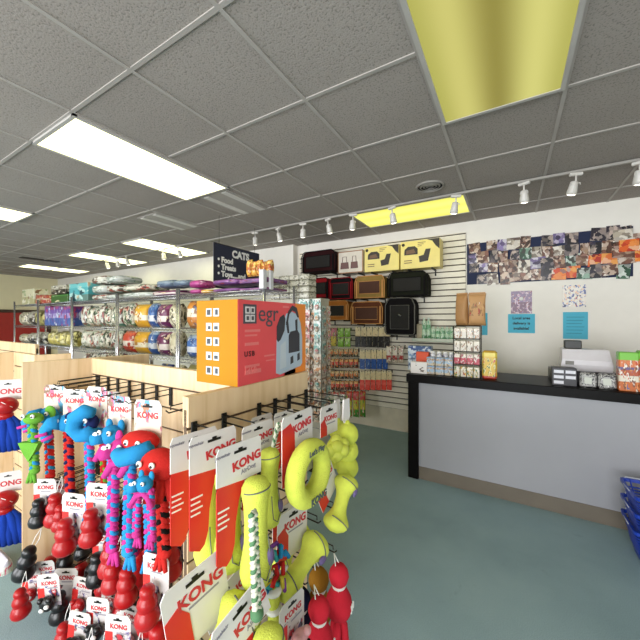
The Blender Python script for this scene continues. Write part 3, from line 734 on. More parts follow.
# ---------------------------------------------------------------- small goods hanging on the slat wall
def peg(x, z, d, lab):
    t = thing('peg_hook', lab, 'hook', (x, SW, z), 0, 'black peg hooks on the slat wall')
    MB().box(-.008, .008, -.004, 0, -.03, .012, .001).tube([(0, -.003, 0), (0, -d, 0), (0, -d - .012, .014)], .0035, 6).build('hook_wire', BLACK, t)
def packs(px0, px1, py0, py1, n, m_, nm, where, hdr=None, d=.12, name='treat_pack', cat='pet treats'):
    y = SW - d
    for j in range(n):
        a = px0 + (px1 - px0) * j / n; c = px0 + (px1 - px0) * (j + 1) / n
        cx, hw, z0, z1 = spot(a, c, py0, py1, y); h = z1 - z0
        peg(cx, z1 - .012, d + .01, 'black peg holding the %s, %s %s' % (nm, nth(j, n), where))
        t = thing(name, '%s, %s %s' % (nm, nth(j, n), where), cat, (cx, y, z1 - .012), 0, nm + ' packs ' + where)
        hw *= .9
        if hdr:
            MB().box(-hw, hw, -.004, .004, -h + .012, -h * .42, .003).build('pack_body', m_, t)
            MB().box(-hw, hw, -.002, .002, -h * .42, .012).build('header_card', hdr, t)
        else: MB().pillow(hw * 2, h, .03, (0, 0, -h + .012)).build('pack_body', m_, t)
TAN = art('tan_header', [(0, 'ecd8a8'), (.8, 'f4e4bc')], ['a08454', 'ecd8a8', 'f4e4bc'], 4, (.55, .6))
packs(324, 337, 328, 346, 2, art('pinkyellow', [(0, 'd8c050'), (.55, 'd87a98')], ['c04878', 'e8dc6a', '3a3428', 'e8e0c8'], 4), 'pink and yellow treat pack', 'beneath the orange tan carrier')
for r_ in range(2): packs(337.5, 351, 328 + 10 * r_, 337 + 10 * r_, 2, art('lime_pack', [(0, '8ec444'), (.7, 'b8dc78')], ['e4ecc8', '78b038'], 4, (.55, .6)), 'lime green pack', ('in the upper pair', 'in the lower pair')[r_])
BP = art('black_pack', [(0, '14120f')], ['14120f', '14120f', '2a2824', '8a8880'], 5, (.5, .53))
packs(355, 390, 327, 347, 6, BP, 'black pack with tan header', 'beneath the brown carrier', TAN)
OR = [art('strip_orange', [(0, '2c2018'), (.35, 'e8843c'), (.7, 'f0cc94')], ['e8542c', 'f4e4b8', '7a9a8c', '8a3a28'], 4),
      art('strip_red', [(0, '381c18'), (.35, 'dc3c2c'), (.7, 'f0bc74')], ['f8ac38', 'e82c24', 'e8d0a8', '3a5a6a'], 4)]
for r_, (a, c) in enumerate(((349, 357), (359, 368), (371, 379), (381, 390))):
    packs(329 + r_ * .6, 358.5, a, c, 6, OR[r_ % 2], ('orange label stick pack', 'red label stick pack')[r_ % 2], 'in narrow strip row %s' % ('one', 'two', 'three', 'four')[r_], d=.1)
packs(322, 328.5, 346, 362, 1, art('teal_pack', [(0, '3c7a74'), (.5, 'a8c8c0')], ['e8e8e0', '2c5a54'], 4), 'teal pack', 'left of the first narrow row')
packs(322, 328.5, 365, 382, 1, art('navy_pack', [(0, '2c3c5c'), (.5, 'a8a8b0')], ['e8e8e0', '2c3a5a'], 4), 'navy pack', 'left of the third narrow row')
packs(359.5, 388, 350, 369, 5, art('blue_pack', [(0, '1d4f9c')], ['1d4f9c', '2a62b0', '1d4f9c', 'a8c4e0'], 4, (.52, .56)), 'blue pack with tan header', 'in the blue row', TAN)
packs(386, 404, 346, 363, 3, art('redwhite_pack', [(0, 'c8b8a0'), (.2, 'a8302c'), (.45, 'e4dcc8')], ['a8302c', 'e8e0d0', '5a3428'], 4, (.52, .56)), 'white pack with red pictures', 'beside the blue packs', d=.19)
packs(359.5, 392, 371, 390, 6, art('coral_pack', [(0, 'ec4636'), (.5, 'f4685a'), (.75, 'ec4636')], ['ec4636', 'f88070'], 4, (.55, .6)), 'coral pack with tan header', 'in the lowest row', TAN)
packs(346, 366, 391, 417, 3, art('green_red_bag', [(0, '3c8a2c'), (.3, 'c8c03c'), (.65, 'c8342c')], ['e8d83c', '58a838', 'c8342c', 'f0e8d0'], 4), 'green and red treat bag', 'low on slat wall', d=.2)
packs(326, 346, 392, 404, 3, art('white_red_bag', [(0, '688c4c'), (.4, 'e0d8cc'), (.8, 'c04838')], ['b84c3c', 'e8e4d8', '7aa05a'], 4), 'white and red treat bag', 'beside the green bags', d=.14)

# ---------------------------------------------------------------- wire racks with pet food
RY, RD = 2.2, .46
posts = [-1.87, -3.10, -4.33, -5.58, -6.80, -7.88]
levels = [.15, .75, 1.10, 1.425, 1.79]
for k in range(5):
    x1, x0 = posts[k] - .016, posts[k + 1] + .016
    where = ('behind the orange box', 'with the yellow and purple food bags', 'with the rows of white food bags', 'with the purple cartons', 'at the far left, beside the red door')[k]
    t = thing('wire_rack', 'chrome wire shelving rack ' + where, 'shelving rack', ((x0 + x1) / 2, RY, 0), 0, 'chrome wire racks'); hw = (x1 - x0) / 2
    for sx in (-1, 1):
        for y in (.0, RD):
            b = MB().tube([(sx * (hw - .0), y, 0), (sx * (hw - .0), y, 1.86)], .0135, 8)
            b.build('post', CHROME, t)
    for z in levels:
        b = MB()
        for dz in (0, -.035):
            b.tube([(-hw, 0, z + dz), (hw, 0, z + dz)], .0035, 5).tube([(-hw, RD, z + dz), (hw, RD, z + dz)], .0035, 5)
        n = 36
        b.tube([(-hw + 2 * hw * i / n, 0, z - .035 * (i % 2)) for i in range(n + 1)], .0022, 4)
        for i in range(22): x = -hw + .02 + (2 * hw - .04) * i / 21; b.tube([(x, 0, z), (x, RD, z)], .002, 4)
        for i in (1, 2): b.tube([(-hw, RD * i / 3, z - .006), (hw, RD * i / 3, z - .006)], .003, 4)
        b.build('wire_shelf', CHROME, t)

def bag(px0, px1, pyt, zb, m_, label, group=None, y=RY + .02, d=.16, rz=0, name='food_bag', cat='pet food bag', kind='pillow', lean=0, pyb=None):
    x0, x1 = at(px0, 300, y=y).x, at(px1, 300, y=y).x
    z1 = at((px0 + px1) / 2, pyt, y=y).z
    if pyb: zb = at((px0 + px1) / 2, pyb, y=y).z
    w_, h = (x1 - x0) * (.9 if rz else .98) - .004, z1 - zb - .008
    b = MB()
    if kind == 'pillow': b.pillow(w_, h, min(d, .17))
    elif kind == 'flat':
        b.lathe([(.12, -w_ / 2), (.55, -w_ * .47), (.92, -w_ * .38), (.96, -w_ * .2), (1, w_ * .1), (.97, w_ * .3), (.86, w_ * .42), (.5, w_ * .47), (.12, w_ / 2)], (0, 0, h / 2), 20, 'x', d / 2, h / 2)
        rr_ = random.Random(int(px0 * 7 + pyt)); b.v = [Vector((v.x + rr_.uniform(-.006, .006), v.y, h / 2 + math.copysign(abs((v.z - h / 2) / (h / 2)) ** .4, v.z - h / 2) * h / 2 * rr_.uniform(.9, 1))) for v in b.v]
    else: b.box(-w_ / 2, w_ / 2, -d / 2, d / 2, 0, h, .005)
    o = b.build(name, m_, None, ((x0 + x1) / 2, y + d / 2, zb + .006 + abs(lean) * w_ / 2))
    o.rotation_euler = (0, lean, rz)
    return tag(o, label, cat, group)
A_white = art('bag_white', [(0, '8a6a44'), (.12, 'b8b4a0'), (.3, 'd8d4c4'), (.82, 'c4c8b8')], ['6a4a30', 'e0dcd0', '4c6a44', '2c2822', 'd0c8b4', '9c3c2c', '2c2822'], 3.0, (.45, .51), wrinkle=.4)
A_white2 = art('bag_white_b', [(0, '3c6a54'), (.15, 'c8c8bc'), (.7, 'dcd8cc')], ['3a4a3a', 'e4e0d6', '5a5448', '903c34', '8a8a78'], 3.0, (.45, .51), wrinkle=.4)
A_yel = art('bag_yellow', [(0, 'c89424'), (.3, 'e6dcc0'), (.52, 'd8a42c'), (.9, 'e0b040')], ['e8c868', 'a8742c', 'f0e8d0'], 4, (.55, .6), wrinkle=.4)
A_blu = art('bag_blue', [(0, '2c4c86'), (.25, 'c8ccd4'), (.5, '3c64a0'), (.85, '9ab0c8')], ['e0e0e4', '24407a', '6a90b8'], 4, (.52, .58), wrinkle=.4)
A_pur = art('bag_purple', [(0, '5c1e4c'), (.25, 'd8ccc8'), (.5, '6a2850'), (.8, '8a4a70')], ['d8c4a0', '4c1a3c', 'e0d4d0', 'a87850'], 3, (.5, .56), wrinkle=.4)
A_red = art('bag_red', [(0, 'b43420'), (.3, 'e4d8cc'), (.55, 'c84c34'), (.85, 'd46a48')], ['e8dcd0', 'a02c1c', 'd8804c'], 4, (.55, .6), wrinkle=.4)
A_crm = art('bag_cream', [(0, '9a9078'), (.4, 'c0b898'), (.8, 'b4ac90')], ['4c4634', 'd8d0b8', '6a6450'], 3.5, (.46, .52), wrinkle=.5)
A_navy = art('bag_navy', [(0, '1c2c6c'), (.4, 'd0d4dc'), (.6, '24367c')], ['d8dce4', '182458', 'a09060'], 3, (.52, .58), wrinkle=.4)
A_org = art('bag_orange', [(0, 'b87430'), (.4, 'd8d0bc'), (.7, 'cf8a3c')], ['e0d8c8', '7a4a28', '5a6a8c'], 3, (.5, .56), wrinkle=.4)
A_yb = art('bag_pale_yellow', [(0, 'a89a4c'), (.4, 'd4c87c'), (.8, '8c8450')], ['d8d0a0', '6a6434', 'e0d890'], 3, (.5, .56), wrinkle=.4)
A_mag = art('bag_magenta', [(0, '8c2c6c'), (.4, 'b04c8c'), (.7, '9a3a7a')], ['c878a8', '7a205c', 'd8b0c8'], 3, (.54, .6), wrinkle=.5)
A_lil = art('bag_lilac', [(0, '5c3468'), (.45, '80508c'), (.8, '683a74')], ['a070a8', '4a2856', '7c2c38', 'b490b8'], 3, (.52, .58), wrinkle=.5)
A_gb = art('bag_greyblue', [(0, '5c6c80'), (.5, '8494a4'), (.8, '6c7c90')], ['9aa8b4', '4c5c74', '7a8a9c'], 3, (.52, .58), wrinkle=.5)
A_bw = art('bag_blackwhite', [(0, '26221e'), (.5, 'a8a494')], ['1c1a18', 'd0ccbc', '5a4a3c', '8a8474'], 3, (.48, .54), wrinkle=.4)
A_clr = art('bag_clear_white', [(0, 'b4b8b4'), (.5, 'd0d4d0'), (.8, 'a8b0a8')], ['e8eae6', '6a7a70', 'a8b0a4', 'd8dcd8', '8a8870'], 3, (.46, .52), .3, wrinkle=.6)
A_tealb = art('box_teal', [(0, '5a7a74'), (.35, '4aa0a8'), (.75, '6ab4b8')], ['1c4a54', 'a8ccc8', 'c8b090'], 2.6, (.52, .56))
A_redw = art('box_red_white', [(0, 'a83424'), (.4, 'c8b89c'), (.6, '9c3020')], ['e0d0b0', '8a2418', 'c89c5c'], 3, (.5, .56))
A_grn = art('box_green', [(0, '2c5a24'), (.8, '3c7434')], ['b83424', 'd8d0a8', '244c1c'], 2.2, (.58, .62))
A_pbx = art('box_violet', [(0, '3c5a9c'), (.4, '9a8cc0'), (.65, '6a4c9c'), (.85, '8c3c74')], ['c8d0e0', '4c3c8c', 'b03c5c'], 3, (.5, .56))

S2, S3, TOP, S4 = 1.425, 1.10, 1.79, .75
n = 7
for r_, (zb, tp, nm) in enumerate(((S2, 305, 'second'), (S3, 330, 'third'))):
    for j in range(n):
        px = 75 + 5.8 * j
        bag(px, px + 5.8, tp + (j % 3), zb, A_white if (j + r_) % 3 else A_white2, 'white patterned food bag, %s on the %s shelf of the white bag rack' % (nth(j, n), nm), 'white food bags in the middle rack', d=.28, rz=.28)
    for j, (a, c, m_, nm2) in enumerate(((119, 129.5, A_white if r_ == 0 else A_red, 'white' if r_ == 0 else 'red'), (130, 144, A_yel, 'yellow'), (144.5, 152.5, A_blu, 'blue and white'), (153, 165, A_pur, 'purple'), (165.5, 176, A_crm, 'cream'))):
        bag(a, c, (303, 331)[r_] + j % 2, zb, m_, '%s food bag on the %s shelf of the rack with yellow bags' % (nm2, ('second', 'third')[r_]), 'food bags in the yellow bag rack', d=.2)
    for j, (a, c, m_, nm2) in enumerate(((16, 24, A_crm, 'greyish cream'), (24.5, 31, A_bw, 'black and white'), (31.5, 41, A_yb if r_ == 0 else A_bw, 'pale yellow' if r_ == 0 else 'speckled'))):
        bag(a, c, (312, 334)[r_] - j, zb, m_, '%s food bag on the %s shelf of the farthest rack' % (nm2, ('second', 'third')[r_]), 'food bags in the farthest rack', d=.2)
    for j in range(5):
        m_, nm2 = ((A_pbx, 'violet and blue carton'), (A_yb, 'yellow food bag'))[r_]
        bag(44.5 + 5.3 * j, 49.5 + 5.3 * j, (306, 331)[r_] + j % 2, zb, m_, '%s, %s on the %s shelf before the white bag rack' % (nm2, nth(j, 5), ('second', 'third')[r_]), nm2 + 's in the fourth rack', d=.22, kind='box' if r_ == 0 else 'pillow', name='food_carton' if r_ == 0 else 'food_bag', cat='carton' if r_ == 0 else 'pet food bag')
for j, (a, c, m_, nm2, zb, tp) in enumerate(((181, 194.5, A_org, 'orange and white', S2, 300), (195, 212, A_yel, 'yellow', S2, 302), (181, 194.5, A_blu, 'blue', S3, 335), (195, 212, A_navy, 'navy', S3, 335), (181, 193, A_yb, 'yellow green', S4, 366), (166, 176, A_crm, 'cream', S4, 366), (153, 165, A_navy, 'white and blue', S4, 365), (119, 132, A_white2, 'white', S4, 362))):
    bag(a, c, tp, zb, m_, '%s food bag on the rack near the orange box, %s shelf' % (nm2, {S2: 'second', S3: 'third', S4: 'fourth'}[zb]), 'food bags left of the orange box', d=.24)
for j in range(5): bag(78 + 8 * j, 85 + 8 * j, 353, S4, A_white2, 'white green food bag, %s on the low shelf behind the wooden end panel' % nth(j, 5), 'low white food bags', d=.24)
# on top of the racks
bag(22, 34, 289, TOP, art('box_pale_green', [(0, 'a8a478'), (.5, 'c8c4a4')], ['7a5a3c', 'd8d4c0', '8a9a6c'], 3, (.5, .56)), 'pale green carton at the left end on top of the racks', kind='box', name='food_carton', cat='carton', d=.2)
for j in range(3): bag(35.5 + 5 * j, 40.2 + 5 * j, 295, TOP, A_redw, 'red and cream carton, %s on top of the farther rack' % ('left', 'middle', 'right')[j], 'red and cream cartons', kind='box', name='food_carton', cat='carton', d=.2)
bag(51, 68, 294.5, TOP, A_grn, 'long green treat carton on top of the farther rack', kind='box', name='treat_carton', cat='carton', d=.2)
zg = at(59, 294.5, y=RY + .02).z
bag(51, 66, 285, zg + .006, A_bw, 'black and white carton stacked on the green carton', kind='box', name='food_carton', cat='carton', d=.18)
bag(69, 88, 283, TOP, A_tealb, 'large teal carton on top of the racks', kind='box', name='food_carton', cat='carton', d=.3)
zz = [TOP, TOP]; 
for j in range(3):
    for i, (a, c) in enumerate(((89, 103), (103.5, 117))):
        h0 = at(100, 303 - 9.4 * j, y=RY + .02).z
        bag(a, c, 303 - 9.4 * (j + 1), TOP + .001 if j == 0 else h0, A_clr if (i + j) % 2 else A_white2, '%s white litter bag on top of the rack, %s of three' % (('left stack', 'right stack')[i], ('lowest', 'middle', 'topmost')[j]), 'white litter bags piled on the rack', kind='flat', d=.38, name='litter_bag', cat='litter bag')
for j in range(2):
    zb = TOP if j == 0 else at(130, 291.5, y=RY + .02).z
    bag(118.5, 147, 291.5 - 8 * j, zb + .001, A_clr if j == 0 else A_white, 'long white bag lying beside the purple bags, %s one' % ('lower', 'upper')[j], kind='flat', d=.36, name='litter_bag', cat='litter bag')
bag(148, 177, 289.5, TOP, A_pur, 'purple and white bag lying flat under the blue grey bags', kind='flat', d=.36)
zb = at(165, 289, y=RY + .02).z
for j in range(2): bag(154 + 16 * j, 169.5 + 16 * j, 279, zb + .012, A_gb, 'blue grey bag lying on the purple bag, %s one' % ('left', 'right')[j], kind='flat', d=.3)
for j in range(2): bag(187.2, 199, 288.5 - 9.5 * j, TOP if j == 0 else at(193, 288.5, y=RY + .02).z - .001, A_mag, 'magenta pack, %s of two beside the blue grey bags' % ('lower', 'upper')[j], kind='flat', d=.25, name='litter_pack')
bag(199.5, 208, 289, TOP, A_yel, 'small yellow pack at the left of the purple litter bags', kind='flat', d=.2)
for j in range(2): bag(208.5, 238, 287.5 - 9.5 * j, TOP + .068 * j, A_lil, 'purple litter bag lying left of the foil bags, %s one' % ('lower', 'upper')[j], kind='flat', d=.34, name='litter_bag', cat='litter bag')
for j in range(2): bag(239, 268, 287.5 - 9.5 * j, TOP + .067 * j, A_lil, 'purple bag with black window under the foil bags, %s one' % ('lower', 'upper')[j], kind='box', d=.3, name='litter_bag', cat='litter bag')
FOIL = art('foil_bag', [(0, 'd8a84c'), (.35, 'a8702c'), (.7, 'e0b860')], ['f0dc9c', '7a4420', 'c84c34', 'e8c870'], 4, (.48, .54), .25, wrinkle=.6)
zf = TOP + .067 * 2
for j in range(5):
    bag(245 + 5 * j, 250.5 + 5 * j, 259 + (j % 2) * 1.5, zf, FOIL, 'gold foil treat bag standing on the purple bags, %s' % nth(j, 5), 'gold foil treat bags', d=.07, name='foil_bag', cat='treat bag', y=RY + .04)
for j in range(2): bag(258.5 + 7 * j, 263.5 + 7 * j, 269 + j, TOP, mat('pale_carton', 'd0d0d4', .5), 'narrow white carton in front of the purple bags, %s one' % ('left', 'right')[j], kind='box', d=.05, y=RY - .045 if j == 0 else RY + .04, name='white_carton', cat='carton')
# navy CATS sign, hanging, facing the checkout
SX = -2.9
y0, y1 = at(214, 250, x=SX).y, at(259, 260, x=SX).y
z1 = at(214, 242, x=SX).z; z0 = z1 - .52
t = thing('hanging_sign', 'navy hanging sign with white lettering above the litter bags', 'sign', (SX, (y0 + y1) / 2, z0), PI / 2)
hw = (y1 - y0) / 2
MB().box(-hw, hw, 0, .012, 0, .52).build('sign_board', mat('navy_board', '20263f', .5), t)
b = MB(); b.box(-hw, hw, -.003, 0, .512, .52).box(-hw, hw, -.003, 0, 0, .008).box(-hw, -hw + .008, -.003, 0, 0, .52).box(hw - .008, hw, -.003, 0, 0, .52); b.build('sign_edge', BLACK, t)
for s_ in (-1, 1): MB().tube([(s_ * (hw - .08), .006, .52), (s_ * (hw - .08), .006, CEIL - z0)], .002, 5).build('hanging_wire', BLACK, t)
SWH = mat('sign_white', 'f0f0f0', .5)
text('CATS', .12, SWH, t, (.04, -.003, .43), bold=.055)
for k, s_ in enumerate(('\u2022 Food', '\u2022 Treats', '\u2022 Toys.....and')): text(s_, .088, SWH, t, (-hw + .05, -.003, .335 - .082 * k), align='LEFT', bold=.055)

# ---------------------------------------------------------------- endcap unit with cans on top and hanging cards
ux0, ux1, uy0, uy1, uz = -2.32, -1.60, 2.70, 2.88, 1.735
t = thing('shelf_unit', 'tall pale display unit behind the orange box, cards hanging on it', 'shelf unit', ((ux0 + ux1) / 2, uy0, 0)); hw = (ux1 - ux0) / 2
PALE = mat('pale_unit', 'b9b4a4', .5)
MB().box(-hw, hw, .01, .17, .1, uz - .02).build('body', PALE, t)
MB().box(-hw - .005, hw + .005, 0, .18, uz - .02, uz, .003).build('top_board', PALE, t)
MB().box(-hw + .02, hw - .02, .03, .16, 0, .1).build('plinth', BLACK, t)
b = MB()
for k in range(14): b.tube([(-hw + .01, .0, .25 + .1 * k), (hw - .01, .0, .25 + .1 * k)], .003, 4)
b.build('wire_grid', CHROME, t)
CAN = art('can_tray', [(0, '8a8878'), (.25, 'd8d6cc'), (.7, 'c8c6ba')], ['e4e2da', '4c483c', 'b0ac98', 'e0ded4'], 4, (.5, .56), wrinkle=.2)
for r_ in range(4):
    for c in range(4):
        w4 = .118 
        o = MB().box(-w4 / 2, w4 / 2, 0, .15, 0, .062, .006).build('can_case', CAN, None, (-2.18 + .124 * c, uy0 + .02, uz + .0635 * r_ + .0005))
        tag(o, 'white shrink wrapped can tray, %s in %s layer on the pale unit' % (nth(c, 4), ('bottom', 'second', 'third', 'top')[r_]), 'can tray', 'can trays stacked on the pale unit')
CARD = [art('card_pink', [(0, 'c8bcb4'), (.5, 'c87c7c'), (.8, 'd8c8c0')], ['5a4438', 'e0d8d0', 'b05c5c', '8a8078'], 3, (.48, .54)),
        art('card_teal', [(0, 'b8c4bc'), (.5, '6aa8a0'), (.8, 'c8d4cc')], ['4c7c78', 'e0e4e0', '4c4438'], 3, (.48, .54)),
        art('card_brown', [(0, 'b8a894'), (.5, '7a5c48'), (.8, 'cfc4b4')], ['3c2c24', 'd8cfc4', 'c07c4c'], 3, (.46, .54)),
        art('card_peach', [(0, 'd0b8a0'), (.5, 'cf9468'), (.8, 'dccfc0')], ['8a5c40', 'e4dcd0', '6a8a7c'], 3, (.48, .54))]
def minicard(px, py, y, m_, label, w_=.075, h=.125, rz=0):
    p = at(px, py, y=y)
    t = thing('toy_card', label, 'carded toy', (p.x, y, p.z), rz, 'carded cat toys on the pale unit')
    MB().box(-w_ / 2, w_ / 2, -.002, .002, -h, 0).build('card', m_, t)
    MB().ball((0, -.014, -h * .62), w_ * .3, .012, h * .22, 8, 6).build('toy', CARD[(int(px) + int(py)) % 4], t)
cn = ['pink', 'teal', 'brown', 'peach']
for r_ in range(11):
    for c in range(4):
        k = 0 if r_ < 4 and c < 2 else (1 if c == 3 and r_ < 5 else 2 + (r_ + c) % 2)
        if r_ < 1: k = 1
        minicard(300.5 + 5.6 * c + .4 * (r_ % 2), 299 + 11.0 * r_, uy0 - .03 - .035 * (c % 2) - .004 * r_, CARD[k], '%s toy card in column %s, row %s of the hanging cards' % (cn[k], ('one', 'two', 'three', 'four')[c], ('one', 'two', 'three', 'four', 'five', 'six', 'seven', 'eight', 'nine', 'ten', 'eleven')[r_]))

for r_ in range(11):
    for q in range(2):
        k = (1, 3, 2, 3)[(r_ + q) % 4] if r_ > 4 else (1, 3)[q]
        z = 1.66 - .115 * r_; y = uy0 + .05 + .08 * q
        t = thing('toy_card', '%s toy card on the side of the pale unit, %s column, row %s' % (cn[k], ('near', 'far')[q], ('one', 'two', 'three', 'four', 'five', 'six', 'seven', 'eight', 'nine', 'ten', 'eleven')[r_]), 'carded toy', (ux1 + .012 + .006 * q, y, z), PI / 2, 'carded cat toys on the pale unit')
        MB().box(-.036, .036, -.002, .002, -.108, 0).build('card', CARD[k], t)
        MB().ball((0, -.014, -.07), .02, .012, .025, 8, 6).build('toy', CARD[(k + 1) % 4], t)
# ---------------------------------------------------------------- wooden display gondolas
GZ = 1.29
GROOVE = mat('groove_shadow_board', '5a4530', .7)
def panel(name, parent, a, c, th, z0, z1, slat=False, strip=True, side=1):
    """upright board between two floor points, thickness to the left of a->c; side: which face carries grooves"""
    a, c = Vector(a), Vector(c); L = (c - a).length; ang = math.atan2(c.y - a.y, c.x - a.x)
    M = Matrix.Translation((a.x, a.y, 0)) @ Matrix.Rotation(ang, 4, 'Z')
    b = MB().xf(M)
    if not slat: b.box(0, L, 0, th, z0, z1, .002)
    else:
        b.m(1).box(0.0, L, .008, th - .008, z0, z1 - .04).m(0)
        zt = z1
        if strip: b.box(0, L, 0, th, z1 - .092, z1, .002); zt = z1 - .092
        z = zt
        while z > z0 + .03:
            b.box(.001, L - .001, .004, th - .004, max(z0, z - .1), z - .009); z -= .1
    return b.build(name, [WOOD, GROOVE], parent)
A0, A1 = (-2.255, .661), (-2.10, 1.273)
C0, C1 = (-.822, .617), (-.775, 1.2)
t = thing('wooden_gondola', 'light wooden display stand filled with carded toys, nearest', 'display stand', (0, 0, 0))
panel('end_panel', t, A0, A1, .028, 0, GZ)                       # thickness to the west
panel('toy_side_panel', t, C0, C1, .03, .08, GZ, True)
BYF = .955
panel('spine_panel', t, (-2.17, BYF), (-.815, BYF), .03, .08, GZ, True)
solid(t)
MB().box(-2.14, -.86, BYF - .12, BYF, 0, .08).box(-2.14, -.86, BYF + .03, BYF + .25, 0, .1).build('base_deck', BLK, t)
MB().xf(Matrix.Translation((-.8, .62, 0)) @ Matrix.Rotation(math.atan2(.583, .047), 4, 'Z')).box(0, .58, -.2, .03, 0, .08).build('toe_base', BLK, t)
# other gondolas to the left
t = thing('wooden_gondola', 'light wooden display stand holding red and blue fabric toys at the left edge', 'display stand', (0, 0, 0))
panel('end_panel', t, (-3.12, .5), (-3.06, .85), .028, 0, 1.29)
panel('spine_panel', t, (-3.06, .85), (-2.69, .85), .028, .08, 1.29, True)
panel('side_panel', t, (-2.69, .852), (-2.62, 1.03), .028, 0, 1.288)
t = thing('wooden_gondola', 'farther light wooden display stand showing only its top board', 'display stand', (0, 0, 0))
panel('end_panel', t, (-4.9, 1.22), (-3.84, 1.22), .03, 0, 1.29, True)

# ---------------------------------------------------------------- carton with a pet backpack on the gondola
X0, X1, Y0, Y1, H = -1.008, -.797, .794, 1.214, .3
t = thing('backpack_carton', 'orange and red carton printed with a blue grey pet backpack', 'carton', (X1, (Y0 + Y1) / 2, GZ + .001), PI / 2)
L = (Y1 - Y0) / 2; D = X1 - X0
OSIDE = mat('carton_orange', 'b07a08', .5, var=.03, spec=.15); RED = mat('carton_red', 'e64f54', .42, var=.03); OR2 = mat('carton_bright_orange', 'ee8a2c', .45)
b = MB().m(0).box(-L, L, .0015, D, 0, H).m(1).box(-L + .001, L * .62, 0, .0014, 0.0005, H - .0005)
b.m(2).add([(L * .62, 0, H), (L, 0, H), (L, 0, 0), (L * .25, 0, 0), (L * .25, 0, .02), (L * .45, 0, .06), (L * .62, 0, .1)], [(0, 6, 5, 4, 3, 2, 1)])
b.build('carton_body', [OSIDE, RED, OR2], t)
GRY = mat('print_slate', '4c4a52', .5); PKR = mat('print_pale_pink', 'e87a78', .5); DRK = mat('print_dark_red', '5a1c20', .5)
# logo: rounded square of four
b = MB().m(0).box(-L * .88, -L * .56, -.0012, 0, H * .72, H * .95).m(1)
for i in (0, 1):
    for j in (0, 1):
        cx, cz = -L * .78 + i * L * .12, H * .785 + j * H * .095
        b.m(1).box(cx - .0115, cx + .0115, -.0018, -.0012, cz - .0125, cz + .0125, .0002).m(0).box(cx - .006, cx + .006, -.0024, -.0018, cz - .007, cz + .007)
b.build('logo_square', [GRY, mat('print_light', 'd8d4d4', .5)], t)
text('egr', .092, GRY, t, (-L * .52, -.0012, H * .84), align='LEFT', bold=.0)
text('USB', .026, DRK, t, (-L * .86, -.0012, H * .36), align='LEFT', bold=.02, spacing=1.3)
for (x, z, w_, h) in ((-.84, .62, .38, .03), (-.84, .57, .3, .02), (-.84, .46, .34, .035), (-.84, .2, .36, .03), (-.84, .12, .4, .05), (-.35, .3, .3, .02), (-.3, .24, .24, .015), (.02, .45, .12, .03), (.02, .36, .12, .03), (.0, .55, .1, .015), (.2, .93, .2, .025)):
    MB().box(L * x, L * (x + w_), -.0008, 0, H * z, H * (z + h)).build('printed_line', PKR, t)
text('1450', .032, PKR, t, (-L * .86, -.0012, H * .16), align='LEFT', bold=.0)
# printed backpack picture (flat print)
LG = mat('print_blue_grey', 'b0c2d4', .5); DG = mat('print_charcoal', '34343c', .5); LG2 = mat('print_grey_light', 'c0ccd6', .5)
bp = MB()
def poly(pts, y, i): bp.m(i).prism([(L * x, H * z) for x, z in pts][::-1], y, y + .0006)
poly([(-.02, .06), (-.0, .5), (.06, .62), (.2, .72), (.3, .85), (.5, .88), (.68, .84), (.8, .72), (.86, .5), (.86, .13), (.8, .09), (.1, .03)], -.0012, 0)
poly([(.28, .7), (.36, .88), (.5, .97), (.66, .94), (.74, .8), (.68, .8), (.6, .88), (.5, .9), (.4, .84), (.34, .7)], -.0018, 1)
poly([(-.0, .5), (.0, .68), (.1, .8), (.22, .84), (.27, .78), (.24, .62), (.12, .5), (.04, .47)], -.0018, 1)
poly([(.38, .30), (.38, .55), (.44, .60), (.68, .62), (.76, .56), (.76, .31)], -.0018, 1)
poly([(.44, .14), (.44, .24), (.53, .26), (.54, .16)], -.0018, 1)
poly([(.68, .17), (.68, .27), (.76, .29), (.77, .19)], -.0018, 1)
poly([(.1, .1), (.12, .42), (.28, .48), (.3, .12)], -.0016, 2)
poly([(.28, .74), (.34, .58), (.4, .58), (.36, .74)], -.0022, 1)
poly([(.6, .76), (.62, .6), (.68, .6), (.68, .78)], -.0022, 1)
bp.build('backpack_picture', [LG, DG, LG2], t)
# pictograms on the narrow orange side (faces -x of the box frame)
for k in range(5):
    for j in range(2):
        z = H * (.855 - .175 * k); y = D * (.68 - .18 * j) 
        b = MB().m(0).box(-L - .0012, -L, y - .0145, y + .0145, z - .0145, z + .0145)
        b.m(1).box(-L - .002, -L - .0012, y - .009, y + (.004 if (k + j) % 2 else .009), z - .009, z + (.003 if k % 2 else .010))
        b.build('pictogram', [LG2, DG], t)

# ---------------------------------------------------------------- toys
def steelhook(loc, rz, L_, label, group):
    t = thing('display_hook', label, 'hook', loc, rz, group)
    MB().box(-.0095, .0095, -.006, .0, -.055, .03, .001).build('bracket', BLACK, t)
    MB().tube([(0, -.003, .0), (0, -L_, 0), (0, -L_ - .012, .012)], .0028, 6).build('lower_wire', BLACK, t)
    MB().tube([(0, -.003, .024), (0, -L_ * .96, .024), (0, -L_ * .96, .01)], .0024, 6).build('upper_wire', BLACK, t)
    return t
CREAMC = mat('card_white', 'dcd8d6', .5)
KRED = mat('kong_red_ink', 'c42a34', .5); KGR = mat('grey_ink', '8f8c96', .5); REDC = mat('card_red', 'cf2a26', .42, var=.04)
def slotcut(b, z): b.box(-.018, .018, -.0026, -.0015, z - .003, z + .003).box(-.006, .006, -.0026, -.0015, z - .001, z + .008)
PCARD = art('printed_card', [(0, '9a8c94'), (.12, 'c8c2c0'), (.62, 'd6d2ce')], ['7a5a48', 'e0dcd8', '6a6090', '3c3438', 'b84048', 'c8c2c0'], 3.5, (.5, .56), zone=(0, .62))
RUB = mat('red_rubber', 'a81418', .3, var=.04, spec=.4); RUBK = mat('black_rubber', '121214', .3, var=.1)
